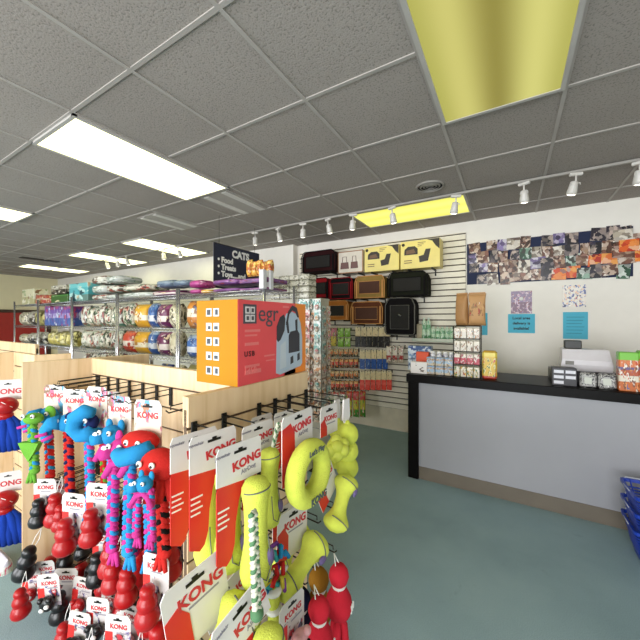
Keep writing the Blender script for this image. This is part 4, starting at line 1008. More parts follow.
TEN = mat('tennis_felt', 'd6e056', .9, var=.08, scale=40, bump=.5, bscale=400)
SEAM = mat('seam_grey', '6a6e66', .7); PURP = mat('purple_oval', '6a5a8c', .6); SILV = mat('squeak_print', '55605a', .7)

def braid(b, p0, p1, r, turns, cols=2, n=5, sway=0):
    """three plaited strands between two points, in materials 0..cols-1"""
    p0, p1 = Vector(p0), Vector(p1); N = int(max(10, turns * 9)); d = (p1 - p0)
    for s_ in range(3):
        pts = []
        for i in range(N + 1):
            q = i / N; a = 2 * PI * (turns * q + s_ / 3)
            c = p0 + d * q + Vector((math.sin(q * PI) * sway, 0, 0))
            pts.append(c + Vector((r * .62 * math.cos(a), r * .4 * math.sin(2 * a), 0)) if True else c)
        b.m(s_ % cols).tube(pts, r * .52, 6)
    b.m(0)

# --- carded squeaker stick
def make_stick(rope=False):
    t = thing('squeaker_stick', 'x', 'dog toy')
    W, w_ = .13, .065
    b = MB().m(0).prism([(-w_, .012), (-w_ * .9, .024), (w_ * .9, .024), (w_, .012), (w_, -.07), (-w_, -.07)], -.0012, .0012)
    b.m(1).prism([(-w_, -.062), (w_ * .2, -.07), (-w_ * .05, -.11), (-w_ * .2, -.16), (-w_ * .25, -.21), (-.4 * w_, -.24), (-.6 * w_, -.25), (-w_, -.235)][::-1], -.0014, .0012)
    card = b.build('backing_card', [CREAMC, REDC], t)
    b = MB(); slotcut(b, .004); b.build('hang_slot', BLACK, card)
    text('KONG', .029, KRED, card, (.02, -.0016, -.026), bold=.04, rot=(PI / 2, -.12, 0)); text('AirDog', .015, KGR, card, (.024, -.0016, -.047), bold=.02, rot=(PI / 2, -.12, 0)); text('squeakair', .010, KGR, card, (-.048, -.0016, .006), bold=.02)
    b = MB()
    for k in range(4): b.box(-.062, -.062 + .03 - .006 * (k % 2), -.0022, -.0014, -.12 - .013 * k, -.116 - .013 * k)
    b.build('white_print', WHITE, card)
    prof = [(.008, .0), (.021, -.006), (.027, -.02), (.028, -.035), (.024, -.06), (.022, -.1), (.023, -.15), (.029, -.19), (.031, -.215), (.026, -.24), (.012, -.252)]
    prof = [(r * 1.28, z * 1.02) for r, z in prof][::-1]
    s_ = MB().lathe(prof, (.020, -.034, -.058), 18, 'z', 1, .9).build('tennis_stick', TEN, t)
    se = MB().tube([(.020 + .0352 * math.cos(a), -.034 + .0318 * math.sin(a), -.083 - .004 * math.sin(a)) for a in [PI + PI * k / 12 for k in range(13)]], .0018, 5)
    se.build('seam', SEAM, s_); se = MB(); se.tube([(.034, -.061, -.19), (.036, -.0655, -.23), (.034, -.0695, -.265), (.020, -.0715, -.285), (.004, -.0695, -.27), (.002, -.0655, -.23), (.004, -.061, -.2)], .0016, 5)
    se.build('seam', SEAM, s_)
    MB().ball((.040, -.062, -.245), .012, .008, .022, 10, 7).build('purple_oval', PURP, s_)
    if rope:
        r = MB(); braid(r, (.036, -.03, -.07), (.05, -.045, .02), .008, 3); braid(r, (.05, -.045, .02), (.085, -.05, -.0), .008, 2); braid(r, (.085, -.05, .0), (.09, -.05, -.22), .008, 8)
        r.build('rope_loop', [mat('rope_cream', 'c9ccb8', .8), mat('rope_green', '4f7a54', .8)], t)
    return t
def make_ring():
    t = thing('squeaker_ring', 'x', 'dog toy')
    w_ = .075
    b = MB().m(0).prism([(-w_, -.17), (-w_, .012), (-w_ * .9, .024), (w_ * .9, .024), (w_, .012), (w_, -.17)][::-1], -.0012, .0012)
    card = b.build('backing_card', [CREAMC, REDC], t)
    MB().prism([(-w_, -.01), (-w_ * .5, -.0), (-w_ * .25, -.03), (-w_ * .2, -.17), (-w_, -.17)][::-1], -.002, -.0012).build('red_panel', REDC, card)
    b = MB(); slotcut(b, .008); b.build('hang_slot', BLACK, card)
    text('KONG', .031, KRED, card, (.02, -.0018, -.02), bold=.04, rot=(PI / 2, -.1, 0)); text('AirDog', .016, KGR, card, (.024, -.0018, -.042), bold=.02, rot=(PI / 2, -.1, 0))
    R, r, cz = .069, .0275, -.145
    pts = [(R * math.sin(2 * PI * k / 28), -.04, cz + R * math.cos(2 * PI * k / 28)) for k in range(28)]
    g = MB().tube(pts, r, 16, True).build('felt_ring', TEN, t)
    text("Let's Play", .021, SILV, g, (0, -.0685, cz + R), bold=.03)
    text('KONG', .027, SILV, g, (.01, -.0685, cz - R), bold=.04)
    return t
def small_card(t, w_=.055, h=.1, mcol=None, red=True):
    b = MB().m(0).prism([(-w_, -h), (-w_, .012), (-w_ * .85, .024), (w_ * .85, .024), (w_, .012), (w_, -h)][::-1], -.0012, .0012)
    card = b.build('backing_card', CREAMC, t)
    if red: MB().prism([(-w_, -.03), (-w_ * .6, -.018), (-w_ * .3, -.045), (-w_ * .28, -h), (-w_, -h)][::-1], -.0022, -.0012).build('red_panel', REDC, card)
    b = MB(); slotcut(b, .006); b.build('hang_slot', BLACK, card)
    text('KONG', w_ * .5, KRED, card, (w_ * .15, -.0018, -.02), bold=.03)
    MB().box(-w_ * .3, w_ * .7, -.0018, -.0012, -.04, -.036).build('small_print', KGR, card)
    return card
def make_knobby():
    t = thing('knobby_ball_toy', 'x', 'dog toy'); small_card(t, .048, .075)
    b = MB(); c = Vector((0, -.03, -.115)); b.ball(c, .034)
    for d in ((1, 0, 0), (-1, 0, 0), (0, -1, 0), (0, 0, 1), (0, 0, -1), (.6, -.6, .5), (-.6, -.6, .5), (.6, -.6, -.5), (-.6, -.6, -.5)):
        d = Vector(d).normalized(); b.ball(c + d * .026, .021, n=12, m_=8)
    b.build('knobby_ball', mat('squeak_vinyl_yellow', 'ccd450', .5, var=.06), t); return t
def make_triple():
    t = thing('triple_ball_toy', 'x', 'dog toy')
    MB().prism([(-.016, .02), (.016, .02), (.02, -.04), (.008, -.06), (-.008, -.06), (-.02, -.04)], -.003, .003).build('bag_header', CREAMC, t)
    b = MB()
    for k in range(3): b.ball((0, -.005, -.095 - .055 * k), .037, n=16, m_=10)
    b.lathe([(.006, -.05), (.02, -.075), (.006, -.09)], (0, -.005, 0), 12)
    b.build('tennis_balls', TEN, t)
    return t
def make_bone():
    t = thing('squeaker_bone', 'x', 'dog toy'); small_card(t, .062, .11)
    b = MB(); pts = []
    N = 18
    for i in range(N + 1):
        q = i / N; pts.append((.085 * (q - .5) * 2, -.04, -.12 + .04 * (q - .5) * 2))
    rr = [.012, .034, .043, .045, .041, .034, .028, .025, .024, .024, .024, .025, .028, .034, .041, .045, .043, .034, .012]
    b.tube(pts, rr, 16)
    bn = b.build('felt_bone', TEN, t)
    for q, R in ((-.66, .044), (.66, .044)):
        MB().tube([(.085 * q + .006 * math.cos(a) - .012 * math.sin(a) * .5, -.04 + R * math.cos(a), -.12 + .04 * q + R * math.sin(a)) for a in [PI * .5 + PI * k / 12 for k in range(13)]], .0018, 5).build('seam', SEAM, bn)
    MB().ball((.045, -.078, -.112), .018, .006, .012, 10, 6).build('purple_oval', PURP, bn)
    return t
WUB = {}
def make_wubba(name, body, tail, card=False, string=True):
    t = thing('tailed_ball_toy', 'x', 'dog toy')
    if string: MB().tube([(0, 0, .01), (.014, -.02, -.04), (.02, -.036, -.12), (0.0, -.04, -.15), (-.02, -.036, -.12), (-.014, -.02, -.04), (0, 0, .01)], .0018, 5).build('elastic_string', WHITE, t)
    if card: small_card(t, .05, .09)
    o = -.02 if not card else -.05
    pr = [(.004, .0), (.02, -.004), (.031, -.02), (.034, -.037), (.028, -.056), (.018, -.066), (.03, -.085), (.042, -.11), (.046, -.135), (.038, -.16), (.018, -.175), (.012, -.18)]
    MB().lathe([(r, z + o) for r, z in pr][::-1], (0, -.02, 0), 18).build('fabric_body', body, t)
    MB().lathe([(.022, o - .064), (.0235, o - .068), (.022, o - .072)], (0, -.02, 0), 16).build('neck_cord', WHITE, t)
    b = MB()
    for k in range(4):
        a = 2 * PI * k / 4 + .4; x, y = math.cos(a), math.sin(a)
        b.tube([(.008 * x, -.02 + .006 * y, o - .17), (.02 * x, -.02 + .016 * y, o - .2), (.026 * x, -.02 + .02 * y, o - .26), (.028 * x, -.02 + .018 * y, o - .33)], [.008, .014, .015, .012], 6)
    b.build('fabric_tails', tail, t)
    b = MB()
    for k in range(3): b.box(.006 + .006 * k, .01 + .006 * k, -.0655, -.062, o - .145 + .006 * k, o - .12 + .004 * k)
    b.build('white_print', WHITE, t)
    return t
def make_rubber(mat_, card=True, label_red=True):
    t = thing('rubber_snowman_toy', 'x', 'dog toy')
    if card:
        w_ = .058; h = .185
        b = MB().m(0).prism([(-w_, -h), (-w_, .012), (-w_ * .8, .028), (w_ * .8, .028), (w_, .012), (w_, -h)][::-1], -.0012, .0012)
        b.m(1).prism([(-w_, -h * .3), (-w_ * .45, -h * .28), (-w_ * .4, -h), (-w_, -h)][::-1], -.0018, -.0012)
        cd = b.build('backing_card', [PCARD, REDC], t)
        b = MB(); slotcut(b, .008); b.build('hang_slot', BLACK, cd)
        text('KONG', .028, KRED, cd, (.004, -.0018, -.018), bold=.03)
        MB().box(-.02, .03, -.002, -.0012, -.04, -.035).build('small_print', KGR, cd)
        cx, cz = 0.0, -.055
    else:
        MB().tube([(0, 0, .01), (.01, -.01, -.03), (.006, -.03, -.07), (-.006, -.03, -.07), (-.01, -.01, -.03), (0, 0, .01)], .0016, 5).build('elastic_string', WHITE, t); cx, cz = 0, -.05
    pr = [(.006, 0), (.018, -.003), (.025, -.014), (.026, -.024), (.0225, -.034), (.0245, -.038), (.032, -.05), (.0345, -.062), (.031, -.074), (.028, -.079), (.0305, -.083), (.039, -.097), (.0425, -.112), (.04, -.128), (.03, -.14), (.014, -.144)]
    MB().lathe([(r, z + cz) for r, z in pr][::-1], (cx, -.04, 0), 22).build('rubber_body', mat_, t)
    return t
def make_flatpack(colr, m2, name='carded_chew_toy'):
    t = thing(name, 'x', 'dog toy'); w_, h = .055, .13
    cd = MB().prism([(-w_, -h), (-w_, .012), (-w_ * .8, .028), (w_ * .8, .028), (w_, .012), (w_, -h)][::-1], -.0012, .0012).build('backing_card', PCARD, t)
    b = MB(); slotcut(b, .008); b.build('hang_slot', BLACK, cd)
    text('KONG', .025, KRED, cd, (.004, -.0018, -.018), bold=.03)
    MB().box(-w_, -w_ * .4, -.0018, -.0012, -h, -.04).build('red_panel', REDC, cd)
    MB().box(-w_ * .1, w_ * .8, -.0018, -.0012, -.045, -.04).build('small_print', KGR, cd)
    MB().ball((.006, -.025, -.1), .034, .024, .036).ball((-.014, -.036, -.075), .014).ball((.028, -.036, -.075), .014).build('toy_body', [colr], t)
    MB().ball((.02, -.046, -.1), .012, .008, .01).ball((-.006, -.046, -.115), .012, .006, .01).build('toy_patch', m2, t)
    return t

# plush toys with plaited rope bodies
PL = {k: fab(k + '_plush', c) for k, c in (('blue', '2c8cc4'), ('magenta', 'c43c8c'), ('green', '6aa83c'), ('red', 'c42c28'), ('navy', '1c2450'), ('black', '1a1616'), ('purple', '8c4cb0'), ('teal', '3ca0a0'))}
EYE_W = mat('eye_white', 'f0f0ee', .4); EYE_B = mat('eye_black', '0c0c0c', .3)
PIC = [art('plush_card', [(0, 'd8c8b8'), (.7, 'e4e0dc')], ['b87858', '5aa0c0', 'c86080', '8a6a54', 'e4e0dc'], 3, (.52, .58)), CREAMC]
def make_plush(style, head, accent, c1, c2, card=True, L_=.26, twin=False, hd=-.1):
    t = thing('rope_plush_toy', 'x', 'dog toy')
    if card:
        w_, h = .05, .13
        cd = MB().prism([(-w_, -h), (-w_, .012), (-w_ * .8, .028), (w_ * .8, .028), (w_, .012), (w_, -h)][::-1], -.0012, .0012).build('backing_card', PIC[0], t)
        b = MB(); slotcut(b, .008); b.build('hang_slot', BLACK, cd)
        text('KONG', .026, KRED, cd, (0, -.0018, -.02), bold=.03)
    H_ = PL[head]; A_ = PL[accent]; z = hd
    if style == 'trunk':       # big drooping trunk
        b = MB().ball((.0, -.035, z), .042, .034, .036)
        b.tube([(-.02, -.05, z + .006), (-.05, -.06, z + .004), (-.068, -.064, z - .02), (-.064, -.064, z - .05), (-.05, -.06, z - .062)], [.03, .025, .021, .018, .013], 12).build('head', H_, t)
        for s_ in (-1, 1): MB().ball((.022, -.02 + s_ * .03, z + .018), .026, .01, .03, 12, 8).build('ear', A_ if s_ < 0 else H_, t)
        MB().tube([(-.05, -.075, z - .03), (-.085, -.09, z - .038)], [.008, .005], 8).tube([(-.03, -.07, z - .04), (-.06, -.09, z - .055)], [.008, .005], 8).build('tusk', PL['magenta'], t)
    elif style == 'curl':
        MB().tube([(.03, -.04, z + .04), (-.0, -.05, z + .045), (-.035, -.055, z + .02), (-.045, -.055, z - .02), (-.02, -.05, z - .045), (.015, -.045, z - .04), (.03, -.04, z - .02)], [.018, .028, .03, .028, .027, .03, .02], 14).build('head', H_, t)
        MB().ball((.012, -.03, z + .0), .024, .02, .03).build('ear', A_, t)
    elif style == 'lip':
        MB().ball((0, -.03, z + .012), .062, .035, .03).build('head', A_, t)
        MB().tube([(-.062, -.055, z - .02), (-.03, -.065, z - .028), (.02, -.065, z - .012), (.058, -.055, z + .012)], [.018, .026, .026, .017], 12).build('lower_lip', H_, t)
    elif style == 'snout':
        MB().ball((0, -.035, z), .04, .034, .034).tube([(-.02, -.05, z - .004), (-.05, -.07, z - .012)], [.024, .018], 12).build('head', H_, t)
        for s_ in (-1, 1): MB().ball((s_ * .026, -.02, z + .03), .013, .009, .022, 10, 7).build('ear', H_, t)
        MB().ball((-.034, -.068, z + .006), .012, .006, .012, 10, 7).build('muzzle_patch', EYE_W, t)
    elif style == 'octo':
        MB().ball((0, -.04, z), .056, .045, .044, 18, 12).build('head', H_, t)
        b = MB()
        for k in range(5): a = PI * (.1 + .2 * k); b.tube([(.03 * math.cos(a), -.04 - .02 * math.sin(a), z - .03), (.05 * math.cos(a), -.05 - .03 * math.sin(a), z - .055), (.055 * math.cos(a), -.05 - .04 * math.sin(a), z - .08)], [.013, .012, .009], 8)
        b.build('tentacles', H_, t)
    elif style == 'star':
        MB().ball((0, -.03, z), .04, .028, .024).build('head', H_, t)
        MB().prism([(.05 * math.sin(a), z - .12 + .05 * math.cos(a)) if i % 2 == 0 else (.028 * math.sin(a), z - .12 + .028 * math.cos(a)) for i, a in enumerate([2 * PI * k / 6 + PI / 3 for k in range(6)])][::-1], -.055, -.03).build('star_body', H_, t)
    for s_ in (-1, 1):
        ex = s_ * .02 - (.01 if style == 'octo' else 0); ey = -.082 if style == 'octo' else -.066
        if style == 'lip': ey = -.062
        if style == 'star': ey = -.056
        e = MB().ball((ex, ey, z + .016), .009, .005, .009, 10, 7).build('eye', EYE_W, t)
        MB().ball((ex, ey - .005, z + .015), .004, .002, .004, 8, 6).build('pupil', EYE_B, e)
    xs_ = (-.03, .032) if twin else (0,)
    for x in xs_:
        b = MB(); braid(b, (x, -.035, z - .02), (x + (.01 if x >= 0 else -.01), -.035, z - .02 - L_), .017, L_ / .045, 2)
        b.build('plaited_rope', [PL[c1], PL[c2]], t)
        b = MB().ball((x + (.01 if x >= 0 else -.01), -.035, z - .025 - L_), .02, .016, .016); 
        for k in range(3): b.tube([(x + .006 * (k - 1), -.035, z - .035 - L_), (x + .018 * (k - 1), -.04, z - .075 - L_)], [.008, .006], 6)
        b.build('rope_tassel', PL[c1], t)
    if style in ('snout', 'lip'):
        MB().tube([(-.055, -.05, z - .09), (-.03, -.045, z - .05), (0, -.04, z - .035), (.03, -.045, z - .05), (.055, -.05, z - .09)], [.01, .013, .014, .013, .01], 8).build('arms', PL['magenta'], t)
    return t

def hang(px, py, y=None, x=None, left=False):
    p = at(px, py, x=x, y=y)
    if left:                                   # keep clear of the bare end panel
        while p.x < -2.255 + (p.y - .661) * .2533 + .13: y -= .01; p = at(px, py, y=y)
    return p

# hooks on the spine (facing the viewer's left) and the toys on them
bx = [at(px, 385, y=BYF).x for px in (99, 108.5, 118, 129.5, 143, 157, 171)]
hk = 0
for r_, z in enumerate((1.165, .665, .29)):
    for j, x in enumerate([-2.1] + bx + [-1.12, -1.0]):
        steelhook((x, BYF + .0005, z), 0, .2, 'black double wire hook, %s in the %s row on the wooden spine' % (nth(j, 10), ('top', 'middle', 'bottom')[r_]), 'black hooks on the wooden spine')
K_ru, K_bk = Kind(make_rubber(RUB)), Kind(make_rubber(RUBK))
K_run, K_bkn = Kind(make_rubber(RUB, False)), Kind(make_rubber(RUBK, False))
K_f1 = Kind(make_flatpack(RUB, WHITE)); K_f2 = Kind(make_flatpack(RUBK, WHITE)); K_f3 = Kind(make_flatpack(mat('pink_vinyl', 'd8a0a4', .5), PL['black'])); K_f4 = Kind(make_flatpack(mat('leopard_felt', '8c7048', .8, var=.6, scale=60), BLK))
# plush row
plush = [  # px, py of hang slot, y plane, args, label
    (40, 393, .80, ('star', 'green', 'blue', 'green', 'blue', False, .19), 'green plush with star shaped body and blue plait, leftmost of the plush row'),
    (55, 391, .78, ('trunk', 'blue', 'green', 'red', 'blue', True, .24), 'blue trunked plush with red and blue plait, second of the plush row'),
    (75, 396, .76, ('trunk', 'blue', 'navy', 'red', 'navy', True, .28), 'blue trunked plush with red and navy plait and red head patch'),
    (97, 394, .77, ('curl', 'blue', 'navy', 'blue', 'magenta', True, .3), 'curled blue plush with blue and magenta plait'),
    (111, 398, .84, ('trunk', 'blue', 'red', 'red', 'green', True, .26), 'blue plush with red and green plait behind the curled one'),
    (120, 404, .77, ('snout', 'blue', 'blue', 'blue', 'green', True, .26), 'blue snouted plush beside the magenta one'),
    (131, 414, .72, ('snout', 'magenta', 'magenta', 'magenta', 'blue', False, .3, True), 'magenta snouted plush with two long plaits'),
    (148, 409, .74, ('lip', 'blue', 'red', 'blue', 'magenta', True, .3, True), 'plush with red top, blue lip and two plaits in front of a tall card'),
    (170, 424, .70, ('octo', 'red', 'red', 'red', 'black', False, .22), 'red octopus plush with white eyes, rightmost of the plush row'),
    (150, 462, .63, ('snout', 'blue', 'blue', 'magenta', 'blue', False, .2, True, -.08), 'small blue plush with white muzzle hanging low between the magenta plaits'),
]
for px, py, y, a, lab in plush:
    t = make_plush(*a); t.location = hang(px, py, y=y, left=True); t['label'] = lab; t['group'] = 'plush rope toys on the wooden stand'
    t.rotation_euler.z = .5 if px < 80 else .3
    t.scale = (.72,) * 3 if py > 450 else (1.22,) * 3
    settle(t)
# rubber toys and cards, middle row and bottom row
def put(K_, px, py, y, lab, s=1.0, rz=0, tilt=0, g='rubber toys on the wooden stand'):
    r_ = K_.put(hang(px, py, y=y, left=True), label=lab, group=g, scale=(s, s, s), rot=(0, tilt, rz + (.55 if px < 80 else .4 if px < 120 else .25)))
    r_.location.z = max(r_.location.z, .225, .345 if y >= .79 else 0); settle(r_)
put(K_bk, 45, 484, .80, 'black snowman shaped rubber toy on card, upper left below the green plush', 1.0)
put(K_bkn, 41, 530, .72, 'large black rubber toy hanging on a string before the bare wooden panel', 1.15, tilt=.25)
put(K_ru, 58, 484, .80, 'red rubber toy on card behind the biggest red one', 1.0)
put(K_ru, 74, 500, .70, 'biggest red rubber toy on a white card, second column', 1.12, rz=-.2)
put(K_run, 66, 492, .71, 'uncarded red rubber toy overlapping the biggest red one', .9)
put(K_ru, 99, 490, .76, 'red rubber toy on card right of the biggest one', 1.1)
put(K_bk, 104, 535, .80, 'black rubber toy on card below the dark hooks', 1.05)
put(K_bk, 88, 520, .84, 'black rubber toy deep between two red ones', .9)
put(K_ru, 122, 500, .84, 'red rubber toy half hidden behind the magenta plait', 1.0)
put(K_run, 121, 538, .74, 'uncarded red rubber toy in the shade, left of two', 1.0)
put(K_run, 135, 548, .72, 'uncarded red rubber toy in the shade, right of two', 1.0)
put(K_ru, 156, 562, .68, 'small red rubber toy centred on a bright white card', .95)
put(K_ru, 140, 505, .86, 'red rubber toy on card deep behind the blue lip plush', 1.0)
put(K_ru, 160, 505, .86, 'red rubber toy on card deep behind the octopus plush', 1.0)
put(K_run, 108, 500, .82, 'uncarded red rubber toy deep between the plaits', 1.0)
put(K_bk, 170, 530, .84, 'black rubber toy on card in the right corner of the stand', 1.0)
put(K_ru, 178, 520, .85, 'red rubber toy on card against the slatted side panel', 1.0)
g = 'carded toys in the bottom row of the wooden stand'
for j, (K_, px, py, y, lab, s, tl) in enumerate((
    (K_f1, 31, 600, .76, 'red chew toy on card, leftmost of the bottom row', .9, -.1), (K_f1, 45, 594, .74, 'red chew toy on card, second of the bottom row', .9, -.1),
    (K_bk, 66, 574, .72, 'black rubber toy on card with red side, bottom row', 1.0, 0), (K_f1, 83, 585, .76, 'red chew toy on card behind the black one', .95, .1),
    (K_f2, 98, 604, .70, 'black and white chew toy on card, middle of the bottom row', 1.0, 0), (K_f4, 112, 596, .78, 'leopard patterned chew toy on card', .95, .1),
    (K_f3, 131, 612, .70, 'pink chew toy on card, right of the leopard one', 1.0, 0), (K_f1, 118, 622, .66, 'red and white chew toy on card, front of the bottom row', .95, 0),
    (K_f2, 80, 618, .66, 'black and white chew toy on card, lowest in front', .95, .1), (K_f3, 150, 622, .74, 'pink chew toy on card, rightmost of the bottom row', .95, 0), (K_f2, 58, 622, .7, 'black and white chew toy on card, lowest near the left panel', .9, 0))):
    put(K_, px, py, y, lab, s, 0, tl, g)
rf = random.Random(11)
fills = [(62, 478, .84), (80, 476, .84), (92, 480, .84), (112, 480, .84), (128, 484, .84), (148, 488, .84), (166, 492, .84), (166, 505, .76), (120, 520, .8), (148, 530, .8), (164, 540, .82), (110, 560, .84), (128, 575, .82), (143, 580, .84), (162, 562, .76), (166, 596, .72), (100, 575, .84), (90, 562, .82), (57, 560, .84), (72, 556, .86)]
for j, (px, py, y) in enumerate(fills):
    K_, nm = ((K_run, 'red rubber toy'), (K_bkn, 'black rubber toy'), (K_run, 'red rubber toy'))[j % 3]
    put(K_, px, py, y, '%s without card, shaded back of the stand, %s' % (nm, ['far left high', 'second high', 'third high', 'fourth high', 'fifth high', 'sixth high', 'far right high', 'right front high', 'left of mid height', 'centre mid height', 'right mid height', 'left low', 'second low', 'third low', 'right low', 'right corner lowest', 'left centre low', 'left centre mid', 'outer left low', 'outer left mid'][j]), 1.15, 0, rf.uniform(-.1, .1))
for j, (px, y) in enumerate(((26, .70), (48, .68), (70, .67), (92, .66), (108, .68), (126, .67), (142, .66), (158, .70))):
    put((K_run, K_f2, K_run, K_bkn)[j % 4], px, 630 - (j % 3) * 5, y, '%s toy at the very bottom edge, %s' % (('red rubber', 'black and white', 'red rubber', 'black rubber')[j % 4], nth(j, 8)), .95, 0, rf.uniform(-.1, .1), g)
# red and blue fabric toys at the left edge
BLF = fab('royal_blue_fabric', '1c3ea0')
steelz = (1.19, .98)
def make_tailball():
    t = thing('tailed_ball_toy', 'x', 'dog toy')
    b = MB().m(0).prism([(-.07, -.09), (-.07, .02), (-.06, .04), (.06, .04), (.07, .02), (.07, -.09)][::-1], -.0012, .0012)
    cd = b.build('backing_card', CREAMC, t)
    s_ = MB(); slotcut(s_, .012); s_.build('hang_slot', BLACK, cd)
    text('KONG', .045, KRED, cd, (.0, -.0018, -.035), bold=.03)
    MB().ball((0, -.05, -.115), .068, .055, .055, 18, 12).ball((0, -.05, -.175), .045, .04, .03).build('ball_head', RUB, t)
    b = MB()
    for k in range(7):
        x = -.075 + .025 * k
        b.tube([(x * .3, -.05 - .01 * (k % 2), -.175), (x * .8, -.055 - .012 * (k % 2), -.23), (x * 1.1, -.055, -.32), (x * 1.15, -.05, -.40)], [.014, .024, .026, .016], 8)
    b.build('fabric_tails', BLF, t)
    MB().tube([(0, -.1, -.08), (.05, -.09, -.12)], .002, 5).build('elastic_string', WHITE, t)
    return t
for j, (px, py, y) in enumerate(((8, 386, .74), (-16, 384, .80), (8, 478, .74), (-16, 478, .80))):
    p = hang(px, py, y=y)
    t = make_tailball(); t.location = p; t.rotation_euler.z = 1.0
    t['label'] = 'red ball toy with blue fabric tails, %s at the left edge' % ('upper right', 'upper left', 'lower right', 'lower left')[j]; t['group'] = 'red and blue tailed toys'
p = hang(6, 548, y=.72)
t = thing('mesh_toy_bag', 'white toy bag with black cord, lowest at the left edge', 'toy bag', p)
MB().pillow(.3, .2, .08, (0, -.03, -.2)).build('bag_body', art('white_green_bag', [(0, '8aa84c'), (.2, 'dcdcd8'), (.8, 'cfcad4')], ['e8e8e8', 'c8506c', 'b0b8a8'], 3, (.5, .56), wrinkle=.4), t)
MB().tube([(-.12, -.075, -.05), (0, -.08, -.1), (.12, -.075, -.04)], .004, 6).build('cord', BLACK, t)
for j, (x, z) in enumerate(((at(10, 384, y=.84).x, at(10, 384, y=.74).z + .01), (at(10, 468, y=.84).x, at(10, 468, y=.72).z + .01), (at(6, 548, y=.84).x, p.z + .01))):
    steelhook((x, .85, z), 0, .14, 'black hook carrying the toys at the left edge, %s one' % ('upper', 'middle', 'lower')[j], 'black hooks at the left edge')

# ---- side panel facing the checkout: hooks and squeaker toys
CA = math.atan2(C1[1] - C0[1], C1[0] - C0[0])
def onC(px, py):
    """point of the side panel's face at a pixel"""
    r = (px - 320) / 320; dx, dy = r * CT - ST, r * ST + CT
    # face line C0 + s*(C1-C0)
    ex, ey = C1[0] - C0[0], C1[1] - C0[1]
    s_ = (C0[0] * dy - C0[1] * dx) / (ey * dx - ex * dy); return Vector((C0[0] + s_ * ex, C0[1] + s_ * ey))
hz = [1.185, .93, .74, .56]
for r_, z in enumerate(hz):
    for j, px in enumerate((193, 223, 258, 274, 288, 305)):
        q = onC(px, 400)
        steelhook((q.x + .003, q.y, z), CA, .21 if j > 1 and r_ == 0 else .15, 'black double wire hook, %s in the %s row of the side panel' % (nth(j, 6), ('top', 'second', 'third', 'bottom')[r_]), 'black hooks on the slatted side panel')
K_st, K_sr, K_ri, K_kn, K_tr, K_bo = Kind(make_stick()), Kind(make_stick(True)), Kind(make_ring()), Kind(make_knobby()), Kind(make_triple()), Kind(make_bone())
K_wr = Kind(make_wubba('w', fab('red_ballistic', 'c42838'), fab('red_ballistic', 'c42838')))
K_wn = Kind(make_wubba('w', fab('navy_ballistic', '181c38'), fab('navy_ballistic', '181c38'))); K_wg = Kind(make_wubba('w', fab('gold_ballistic', '9a6c24'), fab('gold_ballistic', '9a6c24')))
R0 = CA - .05
def pc(K_, px, py, x, lab, s=1.0, rz=0, tilt=0, g='squeaker toys on the side panel'):
    settle(K_.put(hang(px, py, x=x), label=lab, group=g, scale=(s, s, s), rot=(0, tilt, R0 + rz)))
pc(K_st, 195, 441, -.70, 'yellow squeaker stick on red card, nearest the left end of the side panel', 1.0)
pc(K_st, 214, 441, -.67, 'yellow squeaker stick on red card, second from the left end', 1.0)
pc(K_st, 240, 452, -.60, 'yellow squeaker stick on red card, front one with the card fully in view', .98)
pc(K_sr, 258, 430, -.56, 'yellow squeaker stick with green rope loop beside the ring', .82)
pc(K_ri, 298, 420, -.50, 'yellow felt ring on white card with dark print', .93, .1)
pc(K_st, 284, 416, -.66, 'squeaker stick on card deep behind the ring', .7)
pc(K_st, 262, 420, -.70, 'squeaker stick on card deep behind the rope stick', .7)
pc(K_kn, 329, 412, -.53, 'knobby yellow ball toy beside the stacked tennis balls', 1.0)
pc(K_tr, 346, 405, -.47, 'three yellow tennis balls stacked in one sleeve', 1.08)
pc(K_tr, 337, 405, -.56, 'tennis ball sleeve half hidden behind the knobby ball', 1.0)
pc(K_bo, 323, 476, -.50, 'yellow squeaker bone standing steeply at the right edge of the stand', .9, .1, -.5)
pc(K_bo, 293, 516, -.53, 'yellow squeaker bone with purple oval below the ring', 1.0, 0, .05)
pc(K_bo, 284, 512, -.62, 'yellow squeaker bone deep behind the multicoloured rope toy', .8)
pc(K_bo, 195, 582, -.62, 'big yellow squeaker bone under a tilted white card at the bottom', 1.15, 0, -.15)
pc(K_st, 224, 594, -.60, 'squeaker stick on tilted card, bottom row middle', .9, 0, -.3)
pc(K_st, 240, 612, -.54, 'squeaker stick on large tilted card, bottom row front', 1.0, 0, -.3)
pc(K_bo, 272, 618, -.52, 'yellow squeaker bone at the bottom below the rope braid', .9)
pc(K_wr, 334, 556, -.46, 'red tailed toy on a white string, rightmost at the bottom', .9)
pc(K_wr, 314, 588, -.46, 'red tailed toy on a white string, second from the right at the bottom', .88)
pc(K_wg, 314, 560, -.56, 'gold brown tailed toy behind the red ones', 1.0)
pc(K_wn, 296, 580, -.54, 'navy tailed toy left of the gold brown one', .95)
pc(K_f3, 292, 606, -.50, 'small carded toy with a pale body, bottom right', .8)
pc(K_f1, 280, 590, -.6, 'red carded toy at the bottom, left of the navy one', .8)
